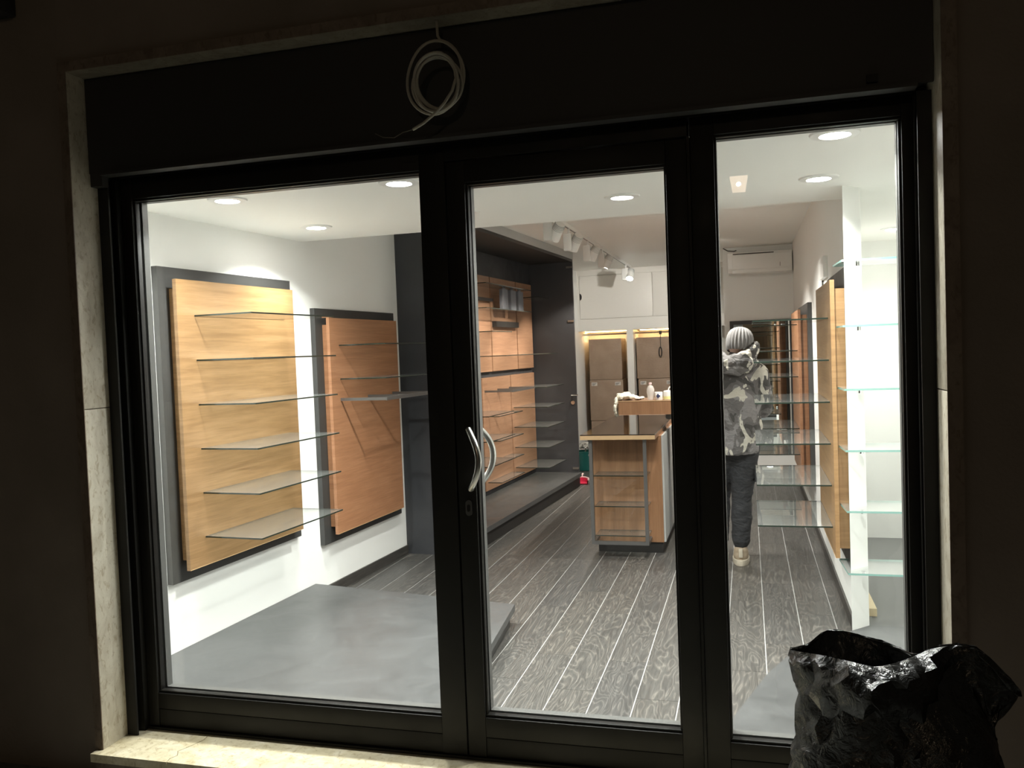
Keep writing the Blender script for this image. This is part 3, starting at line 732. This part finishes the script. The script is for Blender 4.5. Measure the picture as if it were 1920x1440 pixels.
box('louvre_flap', (ax0+0.05, ax1-0.06), (YM-0.187, YM-0.165), (az0+0.015, az0+0.05), M['whiteplastic'], ac, bevel=0.003)
box('display_slit', (ax1-0.135, ax1-0.131), (YM-0.199, YM-0.195), (az0+0.075, az0+0.12), M['gasket'], ac)
o = MB().tube([(-0.255, YM-0.01, 2.80), (-0.20, YM-0.015, 2.765), (-0.13, YM-0.015, 2.755), (-0.10, YM-0.01, 2.765)], 0.006, 8).build('loose_cable', M['cable_dark'], smooth='auto'); o.location.z -= 0.03
tag(o, 'short dark cable end above the air conditioner', 'cable')
t = thing('wall_fuse_box', (XR-0.02, 6.32, 2.05), 'small white box with a conduit on the right wall', 'fuse box')
box('box_body', (XR-0.03, XR-0.0005), (6.15, 6.50), (2.055, 2.20), M['whiteplastic'], t, bevel=0.004)
box('conduit', (XR-0.012, XR-0.0005), (6.50, 6.514), (1.90, 2.19), M['steel_dark'], t)

# ================================================================== COUNTER
ct = thing('sales_counter', (-0.93, 7.4, 0), 'wooden sales counter with black glass top and glass display end', 'counter')
CX0, CX1, CY0, CY1 = -1.215, -0.672, 6.72, 8.78
box('body', (CX0, CX1), (CY0, CY1), (0.088, 0.930), M['oak_vert'], ct)
box('side_cladding', (CX1, CX1+0.014), (CY0+0.018, CY1), (0.088, 0.930), M['greyside'], ct)
box('kick_plinth', (CX0+0.02, CX1-0.01), (CY0+0.02, CY1-0.02), (0.0, 0.088), M['plinth'], ct)
tp = box('top_board', (-1.263, -0.690), (6.45, 8.80), (0.930, 0.962), M['oak_vert'], ct)
box('front_edge', (-1.263, -0.690), (6.448, 6.452), (0.930, 0.962), M['oak_edge'], tp)
box('glass_top', (-1.262, -0.691), (6.451, 8.30), (0.962, 0.969), M['blackglass'], ct)
# glass display at the end
dz0, dz1, dy = 0.112, 0.930, 6.49
for x in (-1.205, -0.789):
    box('metal_post', (x, x+0.026), (dy, dy+0.026), (dz0, dz1), M['steel_dark'], ct)
box('metal_rail', (-1.179, -0.789), (dy, dy+0.026), (dz0, dz0+0.026), M['steel_dark'], ct)
for x in (-1.205, -0.789): box('metal_rail', (x, x+0.026), (dy+0.026, CY0), (dz0, dz0+0.022), M['steel_dark'], ct)
MB().box((-1.178, -0.790), (dy+0.008, dy+0.013), (dz0+0.026, dz1)).build('display_glass', M['glass'], ct)
for z in (0.175, 0.402, 0.640):
    s = MB().box((-1.176, -0.765), (dy+0.016, CY0-0.002), (z, z+0.008), W, 0, 1).build('glass_shelf', [M['shelf'], M['shelf_edge']], ct)
    for x in (-1.10, -0.93): MB().tube([(x, CY0-0.014, z-0.004), (x, CY0, z-0.004)], 0.006, 10).build('shelf_stud', M['chrome'], s, smooth='auto')
# raised transaction shelf on a floor-standing post beside the counter
SY, SZ0, SZ1 = 7.0, 1.074, 1.188
rs = box('raised_shelf', (-1.040, -0.40), (SY, SY+0.42), (SZ0, SZ1), M['oak_vert'], ct)
box('edge_band', (-1.040, -0.40), (SY-0.002, SY+0.002), (SZ1-0.004, SZ1), M['oak_edge'], rs)
box('shelf_post', (-0.60, -0.52), (SY+0.10, SY+0.30), (0.0, SZ0), M['steel_dark'], ct)
box('post_bracket', (-0.67, -0.60), (SY+0.14, SY+0.26), (SZ0-0.05, SZ0), M['steel_dark'], ct)
# things on the raised shelf
def lath(prof, c, k=0.86): return MB().lathe([(r*k, z*k) for r, z in prof], c, 28)
c = (-0.785, SY+0.11, SZ1)
t = thing('water_bottle', c, 'clear plastic water bottle standing on the raised counter shelf', 'bottle')
lath([(0.028, 0), (0.032, 0.01), (0.030, 0.03), (0.032, 0.05), (0.038, 0.075), (0.037, 0.105), (0.026, 0.130), (0.012, 0.142), (0.012, 0.152)], c).build('bottle_body', M['bottle'], t, smooth='auto')
lath([(0.014, 0.150), (0.014, 0.166), (0.001, 0.168)], c).build('cap', M['pink'], t, smooth='auto')
c = (-0.716, SY+0.08, SZ1)
t = thing('white_tub', c, 'small white tub with a dark blue printed mark', 'tub')
lath([(0.036, 0), (0.038, 0.004), (0.038, 0.072), (0.036, 0.076), (0.001, 0.077)], c).build('tub_body', M['whiteplastic'], t, smooth='auto')
box('printed_mark', (c[0]-0.014, c[0]+0.015), (c[1]-0.0345, c[1]-0.029), (SZ1+0.026, SZ1+0.041), M['blue'], t)
box('printed_mark', (c[0]-0.008, c[0]+0.004), (c[1]-0.0348, c[1]-0.029), (SZ1+0.016, SZ1+0.052), M['blue'], t)
c = (-0.642, SY+0.09, SZ1)
t = thing('white_jug', c, 'white jug with pale yellow base on the raised counter shelf', 'jug')
lath([(0.040, 0), (0.042, 0.004), (0.042, 0.080), (0.030, 0.088), (0.001, 0.089)], c).build('jug_body', M['whiteplastic'], t, smooth='auto')
lath([(0.0425, 0.006), (0.0425, 0.034)], c).build('label_band', M['yellow'], t, smooth='auto')
hp = [(c[0]+0.022+0.016*math.cos(a), c[1], SZ1+0.074+0.030*math.sin(a)) for a in [math.pi*i/12 for i in range(13)]]
MB().tube(hp, 0.005, 8).build('jug_handle', M['whiteplastic'], t, smooth='auto')
# crumpled cloth over the left end of the raised shelf
cm = MB()
for (x, z, rx, rz, y) in ((-1.030, 1.222, 0.040, 0.030, 7.10), (-0.995, 1.225, 0.050, 0.032, 7.12), (-0.945, 1.213, 0.050, 0.020, 7.13), (-0.885, 1.204, 0.045, 0.012, 7.14), (-1.064, 1.175, 0.018, 0.048, 7.08), (-1.070, 1.130, 0.020, 0.040, 7.06), (-1.064, 1.090, 0.017, 0.035, 7.075)):
    cm.ball((x, y, z), (rx, 0.065, rz), 18, 10)
o = cm.build('cleaning_cloth', M['clothw'])
r_ = o.modifiers.new('remesh', 'REMESH'); r_.mode = 'VOXEL'; r_.voxel_size = 0.005; r_.use_smooth_shade = True
s_ = o.modifiers.new('smooth', 'SMOOTH'); s_.factor = 0.5; s_.iterations = 2
tx = bpy.data.textures.new('cloth_folds', 'CLOUDS'); tx.noise_scale = 0.03; tx.noise_depth = 2
d_ = o.modifiers.new('folds', 'DISPLACE'); d_.texture = tx; d_.strength = 0.030; d_.mid_level = 0.55; d_.texture_coords = 'LOCAL'
tag(o, 'crumpled cream cloth draped over the end of the counter shelf', 'cloth')

# mop bucket and red dustpan on the floor
bx, by = -2.135, 11.30
t = thing('mop_bucket', (bx, by, 0), 'teal mop bucket on the floor behind the charcoal unit', 'bucket')
MB().lathe([(0.105, 0.0), (0.112, 0.004), (0.130, 0.24), (0.136, 0.245), (0.136, 0.26), (0.126, 0.26), (0.108, 0.02), (0.001, 0.018)], (bx, by, 0), 36).build('bucket_body', M['teal'], t, smooth='auto')
hd = [(bx+0.137*math.cos(a), by-0.05*math.sin(a)-0.01, 0.25-0.10*math.sin(a)) for a in [math.pi*i/16 for i in range(17)]]
MB().tube(hd, 0.005, 8).build('bail_handle', M['whiteplastic'], t, smooth='auto')
m_ = thing('cotton_mop', (bx, by, 0.264), 'white cotton mop head heaped in the teal bucket', 'mop')
for i in range(34):
    a = random.uniform(0, 2*math.pi); r = random.uniform(0.02, 0.13); pts = []
    for k in range(7):
        q = k/6; pts.append((bx + r*math.cos(a)*(0.2+0.9*q) + 0.014*math.sin(q*9+i), by + r*math.sin(a)*(0.2+0.9*q) + 0.014*math.cos(q*7+i), 0.275 + 0.055*math.sin(math.pi*(0.15+0.75*q)) + 0.012*(i % 4) - (0.10*q*q if r > 0.105 and i % 2 else 0)))
    MB().tube(pts, 0.0095, 7).build('mop_strand', M['mop'], m_, smooth='auto')
dp = thing('dustpan', (-2.0, 10.15, 0), 'red dustpan with pale rim on the floor by the charcoal unit', 'dustpan')
mb = MB(); N = 14; P = []
for k, (z, sc_) in enumerate(((0.002, 1.0), (0.055, 1.08), (0.055, 1.0), (0.012, 0.93))):
    for i in range(N+1):
        a = math.pi*i/N; P.append(Vector((-2.02 + 0.125*math.cos(a)*sc_, 10.06 + 0.20*math.sin(a)*sc_, z)))
F = []
for k in range(3):
    for i in range(N): F.append((k*(N+1)+i, k*(N+1)+i+1, (k+1)*(N+1)+i+1, (k+1)*(N+1)+i))
F.append(tuple(range(N, -1, -1))); F.append(tuple(3*(N+1)+i for i in range(N+1)))
mb.add(P, F); mb.build('pan', M['red'], dp, smooth='auto')
MB().tube([(-2.02+0.128*math.cos(a)*1.04, 10.06+0.203*math.sin(a)*1.04, 0.060) for a in [math.pi*i/N for i in range(N+1)]], 0.010, 8).build('pan_rim', M['pink'], dp, smooth='auto')
MB().tube([(-2.02, 10.26, 0.05), (-2.02, 10.33, 0.07), (-2.02, 10.42, 0.075)], [0.016, 0.018, 0.014], 12).build('pan_handle', M['pink'], dp, smooth='auto')

# ================================================================== PERSON (seen from behind)
PX, PY = -0.10, 6.45
pe = thing('person', (PX, PY, 0), 'person in ribbed beanie, camouflage jacket and black trousers seen from behind', 'person')
def blob(name, mb, m, voxel, smooth_it, parent, disp=None):
    o = mb.build(name, m, parent)
    r = o.modifiers.new('remesh', 'REMESH'); r.mode = 'VOXEL'; r.voxel_size = voxel; r.use_smooth_shade = True
    s = o.modifiers.new('smooth', 'SMOOTH'); s.factor = 0.5; s.iterations = smooth_it
    if disp:
        tx = bpy.data.textures.new(name+'_folds', 'CLOUDS'); tx.noise_scale = disp[0]; tx.noise_depth = 2
        d = o.modifiers.new('folds', 'DISPLACE'); d.texture = tx; d.strength = disp[1]; d.mid_level = 0.5; d.texture_coords = 'LOCAL'
    return o
def limb(mb, pts, rs, n=16):
    for i in range(len(pts)-1):
        mb.tube([pts[i], pts[i+1]], [rs[i], rs[i+1]], n)
    for p, r in zip(pts, rs): mb.ball(p, r, n, 10)
X = lambda x, y, z: (PX+x, PY+y, z)
# body: head, neck, trunk, arms with hands, legs as one surface
hb = MB()
hb.ball(X(0.035, 0.03, 1.635), (0.075, 0.095, 0.115)); hb.ball(X(0.030, 0.075, 1.60), (0.055, 0.060, 0.075))
hb.ball(X(0.028, 0.132, 1.612), (0.013, 0.018, 0.022))                     # nose
for sx in (-0.043, 0.113): hb.ball(X(sx, 0.03, 1.615), (0.010, 0.020, 0.032))   # ears
limb(hb, [X(0.03, 0.02, 1.56), X(0.02, 0.0, 1.44)], [0.055, 0.062])
hb.ball(X(0, 0, 1.28), (0.175, 0.105, 0.20)); hb.ball(X(0, 0, 1.05), (0.150, 0.10, 0.16)); hb.ball(X(0, -0.01, 0.92), (0.160, 0.105, 0.12))
RS, RE, RH = X(0.165, 0.0, 1.40), X(0.195, 0.07, 1.14), X(0.13, 0.30, 1.10)
LS, LE, LH = X(-0.165, 0.0, 1.40), X(-0.215, 0.06, 1.14), X(-0.10, 0.28, 1.12)
limb(hb, [RS, RE, RH], [0.055, 0.043, 0.030]); limb(hb, [LS, LE, LH], [0.055, 0.043, 0.030])
RK, RA = X(0.03, 0.015, 0.50), X(0.012, 0.02, 0.09); RHIP = X(0.075, 0.0, 0.92)
LK, LA = X(-0.125, 0.13, 0.52), X(-0.14, 0.10, 0.10); LHIP = X(-0.085, 0.0, 0.92)
limb(hb, [RHIP, RK, RA], [0.085, 0.058, 0.040]); limb(hb, [LHIP, LK, LA], [0.085, 0.058, 0.040])
hb.ball(X(0.012, 0.07, 0.045), (0.040, 0.11, 0.035)); hb.ball(X(-0.14, 0.15, 0.055), (0.040, 0.11, 0.035))
for (hx, hy, hz), sgn in ((RH, -1), (LH, 1)):
    hb.ball((hx, hy+0.045, hz), (0.020, 0.045, 0.038))
    for k in range(4):
        zz = hz+0.027-0.018*k; ln = (0.060, 0.070, 0.066, 0.052)[k]
        limb(hb, [(hx, hy+0.080, zz), (hx+sgn*0.012, hy+0.080+ln*0.55, zz-0.004), (hx+sgn*0.034, hy+0.080+ln*0.80, zz-0.008)], [0.0092, 0.0088, 0.0080], 8)
    limb(hb, [(hx+sgn*0.010, hy+0.02, hz+0.030), (hx+sgn*0.030, hy+0.055, hz+0.050), (hx+sgn*0.040, hy+0.085, hz+0.046)], [0.011, 0.010, 0.009], 8)
blob('body', hb, M['skin'], 0.009, 3, pe)
# jacket
jb = MB()
jb.ball(X(0.0, -0.005, 1.335), (0.195, 0.130, 0.135)); jb.ball(X(0.0, -0.005, 1.20), (0.195, 0.140, 0.20)); jb.ball(X(0.0, -0.005, 1.02), (0.190, 0.142, 0.17))
jb.tube([X(0.0, 0, 0.825), X(0, 0, 0.90), X(0, 0, 1.05), X(0, 0, 1.25)], [0.158, 0.168, 0.176, 0.170], 32)
limb(jb, [X(0.11, 0, 1.42), RS, X(0.19, 0.03, 1.27), RE, X(0.155, 0.22, 1.115)], [0.075, 0.082, 0.074, 0.068, 0.050])
limb(jb, [X(-0.11, 0, 1.42), LS, X(-0.20, 0.03, 1.27), LE, X(-0.14, 0.20, 1.125)], [0.075, 0.082, 0.074, 0.068, 0.050])
limb(jb, [X(0.02, 0.0, 1.44), X(0.03, 0.015, 1.52)], [0.095, 0.075])
jk = blob('jacket', jb, M['camo'], 0.011, 4, pe, (0.075, 0.030))
# hood bunched at the nape
ho = MB()
for i in range(15):
    a = math.pi*(0.98+1.04*i/14) - 0.0
    ho.ball(X(0.025+0.115*math.cos(a), 0.0+0.115*math.sin(a), 1.555 - 0.050*math.sin(math.pi*i/14) + 0.035*math.cos(a)), (0.048, 0.048, 0.056), 14, 8)
for i in range(8):
    q = i/7; ho.ball(X(-0.055+0.16*q, -0.118-0.028*math.sin(math.pi*q), 1.440+0.03*abs(q-0.5)), (0.045, 0.042, 0.046), 14, 8)
for i in range(7):
    q = i/6; ho.ball(X(-0.065+0.18*q, -0.110-0.028*math.sin(math.pi*q), 1.485), (0.046, 0.044, 0.05), 14, 8)
ho.ball(X(0.125, 0.03, 1.585), (0.028, 0.040, 0.048), 14, 8)
hd_ = blob('hood', ho, M['camo'], 0.009, 2, jk, (0.05, 0.028))
# trousers
tb = MB()
tb.ball(X(0, -0.01, 0.89), (0.158, 0.118, 0.13))
limb(tb, [RHIP, X(0.055, 0.005, 0.72), RK, X(0.026, 0.012, 0.36), X(0.016, 0.018, 0.19), X(0.012, 0.02, 0.155)], [0.100, 0.092, 0.074, 0.074, 0.068, 0.052], 20)
limb(tb, [LHIP, X(-0.105, 0.06, 0.72), LK, X(-0.135, 0.12, 0.34), X(-0.14, 0.10, 0.18), X(-0.14, 0.10, 0.155)], [0.100, 0.092, 0.074, 0.072, 0.066, 0.052], 20)
tr = blob('trousers', tb, M['trousers'], 0.010, 3, pe, (0.06, 0.020))
box('cargo_pocket', (PX+0.125, PX+0.142), (PY-0.06, PY+0.07), (0.62, 0.74), M['trousers'], tr, bevel=0.006)
# shoes and socks
for nm, (ax, ay, az) in (('r', (PX+0.012, PY+0.02, 0.0)), ('l', (PX-0.14, PY+0.10, 0.0))):
    sh = MB(); sh.ball((ax, ay+0.0, 0.066), (0.055, 0.062, 0.056)); sh.ball((ax, ay+0.09, 0.056), (0.056, 0.112, 0.046)); sh.ball((ax, ay-0.005, 0.102), (0.052, 0.052, 0.045))
    so = blob('shoe', sh, M['shoe'], 0.007, 2, pe)
    sl = MB(); pts = []
    for i in range(28):
        a = 2*math.pi*i/28; pts.append((ax+0.062*math.cos(a)*(1.0 if math.sin(a) > -0.2 else 0.96), ay+0.055+0.145*math.sin(a)))
    sl.prism(pts, 0.0, 0.042).build('sole', M['sole'], so, bevel=0.006)
    box('heel_tab', (ax-0.014, ax+0.014), (ay-0.072, ay-0.058), (0.060, 0.125), M['sole'], so, bevel=0.003)
    MB().tube([(ax, ay+0.005, 0.10), (ax, ay+0.003, 0.165)], [0.044, 0.047], 24).build('sock', M['sock'], pe, smooth='auto')
# beanie: ribbed lathe, tilted
bn = MB(); n = 96; prof = [(0.088, -0.036), (0.096, -0.018), (0.099, 0.0), (0.101, 0.02), (0.101, 0.045), (0.098, 0.07), (0.090, 0.095), (0.074, 0.118), (0.052, 0.134), (0.028, 0.143), (0.004, 0.146)]
P = []; c0 = Vector(X(0.040, 0.0, 1.603)); rt = Matrix.Rotation(math.radians(-12), 3, 'X') @ Matrix.Rotation(math.radians(7), 3, 'Y')
for r, z in prof:
    for j in range(n):
        a = 2*math.pi*j/n; rr = r + 0.0042*min(1, r/0.05)*math.cos(a*24)
        P.append(c0 + rt @ Vector((rr*math.cos(a)*0.94, rr*math.sin(a)*1.10, z)))
F = [(i*n+j, i*n+(j+1) % n, (i+1)*n+(j+1) % n, (i+1)*n+j) for i in range(len(prof)-1) for j in range(n)] + [tuple((len(prof)-1)*n+j for j in range(n))]
bn.add(P, F); be = bn.build('beanie', M['knit'], pe, smooth='auto')
for p in be.data.polygons: p.use_smooth = True
# ================================================================== STREET SIDE
# rubbish bag: open mouth on the left, pinched rim running to the right
bagt = thing('rubbish_bag', (0.38, 2.40, -0.11), 'large open black plastic rubbish bag standing in front of the right window', 'rubbish bag')
def bag():
    # rim loop (x, y, z): left tip, near lip, right wing, then back along the far lip
    near = [(0.084, 2.40, 0.793), (0.112, 2.34, 0.810), (0.167, 2.27, 0.828), (0.233, 2.22, 0.833), (0.278, 2.21, 0.826), (0.331, 2.24, 0.830), (0.381, 2.30, 0.827), (0.428, 2.34, 0.837), (0.486, 2.35, 0.846), (0.534, 2.35, 0.843), (0.584, 2.36, 0.790), (0.628, 2.37, 0.744)]
    far = [(0.649, 2.39, 0.717), (0.604, 2.40, 0.772), (0.548, 2.40, 0.831), (0.496, 2.40, 0.835), (0.440, 2.40, 0.821), (0.405, 2.42, 0.789), (0.384, 2.50, 0.778), (0.351, 2.55, 0.780), (0.297, 2.57, 0.785), (0.241, 2.57, 0.799), (0.189, 2.55, 0.805), (0.142, 2.50, 0.776)]
    cuff = [0.05, 0.10, 0.125, 0.105, 0.09, 0.11, 0.12, 0.07, 0.03, 0.02, 0.03, 0.03] + [0.01]*12
    ctrl = [Vector(p) for p in near+far]; k = len(ctrl); N = 72
    cum = [0.0]
    for i in range(k): cum.append(cum[-1] + (ctrl[(i+1) % k]-ctrl[i]).length)
    R = []; C = []
    for j in range(N):
        d = j/N*cum[-1]; i = 0
        while cum[i+1] < d and i < k-1: i += 1
        q = (d-cum[i])/max(1e-6, cum[i+1]-cum[i])
        R.append(ctrl[i].lerp(ctrl[(i+1) % k], q)); C.append(cuff[i]*(1-q)+cuff[(i+1) % k]*q)
    for _ in range(1):      # round the corners a little
        R = [(R[j-1]+R[j]*2+R[(j+1) % N])/4 for j in range(N)]
    cx, cy = 0.345, 2.375
    def crease(p, f, o):
        return noise.voronoi(p*f + Vector((o, o*1.7, o*0.6)))[0][0]
    rnd = random.Random(11)
    A = [math.atan2((r.y-cy)/0.17, (r.x-cx)/0.27) for r in R]
    P = []; rows = 0
    NC = 5
    for i in range(NC):     # folded-over cuff, from its hanging edge up to the rim
        q = 1-i/NC; rows += 1
        for j in range(N):
            r = R[j]; k_ = min(1, C[j]/0.08)
            out = Vector((0.12*math.cos(A[j]) + 0.10, min(0, math.sin(A[j])), 0))
            p = r + out*(0.085*math.sin(min(1, q*1.4)*1.57)*k_) + Vector((0, 0, -C[j]*(0.35*q+0.65*q*q)))
            p += out*((crease(p, 6.0, 2.2)-0.5)*0.07)*min(1, q*2.5)*k_
            p += Vector((rnd.uniform(-1, 1)*0.010, rnd.uniform(-1, 1)*0.010, rnd.uniform(-1, 1)*0.014))*k_
            P.append(p)
    NB = 30
    for i in range(NB):
        q = i/(NB-1); rows += 1
        w = min(1.0, q/0.22); w = w*w*(3-2*w)
        rx = 0.222 + 0.030*math.sin(q*3.0) + 0.035*q; ry = 0.150 + 0.05*q
        if q > 0.93: sh = 1-0.25*((q-0.93)/0.07)**2; rx *= sh; ry *= sh
        zb = 0.78*(1-q) - 0.109*q
        for j in range(N):
            r = R[j]; a = A[j]; out = Vector((math.cos(a), math.sin(a), 0))
            e = Vector((cx+0.015+rx*math.cos(a), cy+ry*math.sin(a), zb))
            zr = r.z*(1-q) - 0.109*q
            p = r.lerp(e, w); p.z = zr*(1-w) + zb*w
            amp = min(1, q*7)*(1 if q < 0.9 else (1-q)*10)
            s_ = Vector((p.x, p.y, p.z*0.55))
            p = p + out*amp*((crease(s_, 5.0, 1.1)-0.55)*0.080)
            p += Vector((rnd.uniform(-1, 1), rnd.uniform(-1, 1), rnd.uniform(-1, 1)))*0.009*amp
            P.append(p)
    F = []
    for i in range(rows-1):
        for j in range(N):
            a, b, c, d = i*N+j, (i+1)*N+j, (i+1)*N+(j+1) % N, i*N+(j+1) % N
            F += [(a, b, c), (a, c, d)] if (P[a]-P[c]).length < (P[b]-P[d]).length else [(a, b, d), (b, c, d)]
    F.append(tuple((rows-1)*N+j for j in range(N)))
    mb = MB(); mb.add(P, F); return mb
bo = bag().build('bag_film', M['bag'], bagt, smooth='auto')
for p in bo.data.polygons: p.use_smooth = True
bo.data.set_sharp_from_angle(angle=math.radians(42))
s_ = bo.modifiers.new('film', 'SOLIDIFY'); s_.thickness = 0.002
# coiled cable hanging from the lintel
cc = thing('hanging_cable_coil', (-1.075, 3.02, 2.46), 'coil of grey-white cable hanging from the lintel above the doors', 'cable')
def coil():
    pts = [Vector((-1.070, 3.01, 2.856)), Vector((-1.068, 3.008, 2.80)), Vector((-1.058, 3.003, 2.782))]
    cx, cz = -1.075, 2.635
    loops = [(0.104, 0.140, -0.008, 0.012), (0.108, 0.134, -0.006, 0.012), (0.084, 0.094, 0.018, -0.022), (0.072, 0.088, 0.014, -0.010), (0.090, 0.102, 0.012, -0.020)]
    n = 40; ph0 = math.radians(62)
    for li, (rx, rz, ox, oz) in enumerate(loops):
        nx = loops[min(li+1, len(loops)-1)]
        for i in range(n):
            q = i/n; a = ph0 - 2*math.pi*q
            e = [loops[li][k]*(1-q)+nx[k]*q for k in range(4)]
            pts.append(Vector((cx+e[2]+e[0]*math.cos(a)*(1+0.05*math.sin(2*a+li)), 3.0-0.010*li-0.010*q+0.012*math.sin(a*1.0+li), cz+e[3]+e[1]*math.sin(a))))
    pts += [Vector((-1.008, 2.960, 2.695)), Vector((-0.992, 2.958, 2.665)), Vector((-0.985, 2.952, 2.62)), Vector((-1.00, 2.948, 2.575)), Vector((-1.03, 2.945, 2.535)), Vector((-1.07, 2.945, 2.50)), Vector((-1.115, 2.948, 2.472)), Vector((-1.158, 2.952, 2.455))]
    return pts
cp = coil(); mb = MB().tube(cp, 0.0054, 8); mb.build('cable_sheath', M['cable'], cc, smooth='auto')
e = cp[-1]
MB().tube([e, e+Vector((-0.04, 0.0, -0.006)), e+Vector((-0.075, 0, -0.022)), e+Vector((-0.12, 0, -0.016)), e+Vector((-0.15, 0.0, 0.0))], 0.0018, 6).build('bare_wire', M['copper'], cc)
o = MB().box((-3.06, -2.93), (2.88, YF+0.007), (3.115, 3.25)).build('wall_junction_box', M['shutter'], bevel=0.006)
tag(o, 'small black box on the wall in the far top left corner', 'box')

# street opposite: dim facade with a lantern whose light reaches the shop front
o = box('wall_opposite', (-12, 12), (-9.3, -9.0), (-0.3, 9.0), M['plaster']); struct('', o, 'dim plastered facade across the street behind the viewer', 'wall')
ln = thing('street_lantern', (-0.07, -8.0, 4.0), 'warm wall lantern across the street mirrored in the right window', 'lantern')
lz = 4.06
def frust(z0, z1, w0, w1, x=-0.07, y=-8.0):
    P = [(x-w0, y-w0, z0), (x+w0, y-w0, z0), (x+w0, y+w0, z0), (x-w0, y+w0, z0), (x-w1, y-w1, z1), (x+w1, y-w1, z1), (x+w1, y+w1, z1), (x-w1, y+w1, z1)]
    return MB().add(P, [(3, 2, 1, 0), (4, 5, 6, 7), (0, 1, 5, 4), (1, 2, 6, 5), (2, 3, 7, 6), (3, 0, 4, 7)])
frust(lz, lz+0.26, 0.095, 0.14).build('lantern_glass', M['lantern_glass'], ln)
frust(lz+0.26, lz+0.34, 0.16, 0.04).build('lantern_cap', M['shutter'], ln)
frust(lz-0.02, lz, 0.08, 0.10).build('lantern_base', M['shutter'], ln)
MB().ball((-0.07, -7.852, lz+0.13), 0.024).build('bulb', M['lantern_bulb'], ln, smooth='auto')
MB().tube([(-0.07, -9.0, lz+0.42), (-0.07, -8.3, lz+0.46), (-0.07, -8.0, lz+0.40), (-0.07, -8.0, lz+0.33)], 0.02, 10).build('bracket_arm', M['shutter'], ln, smooth='auto')
l = bpy.data.lights.new('lantern_lamp', 'POINT'); l.energy = 34; l.color = (1, 0.78, 0.52); l.shadow_soft_size = 0.03
lo = bpy.data.objects.new('lantern_lamp', l); COL.objects.link(lo); lo.parent = ln; lo.location = (0, 0.35, 0.15)
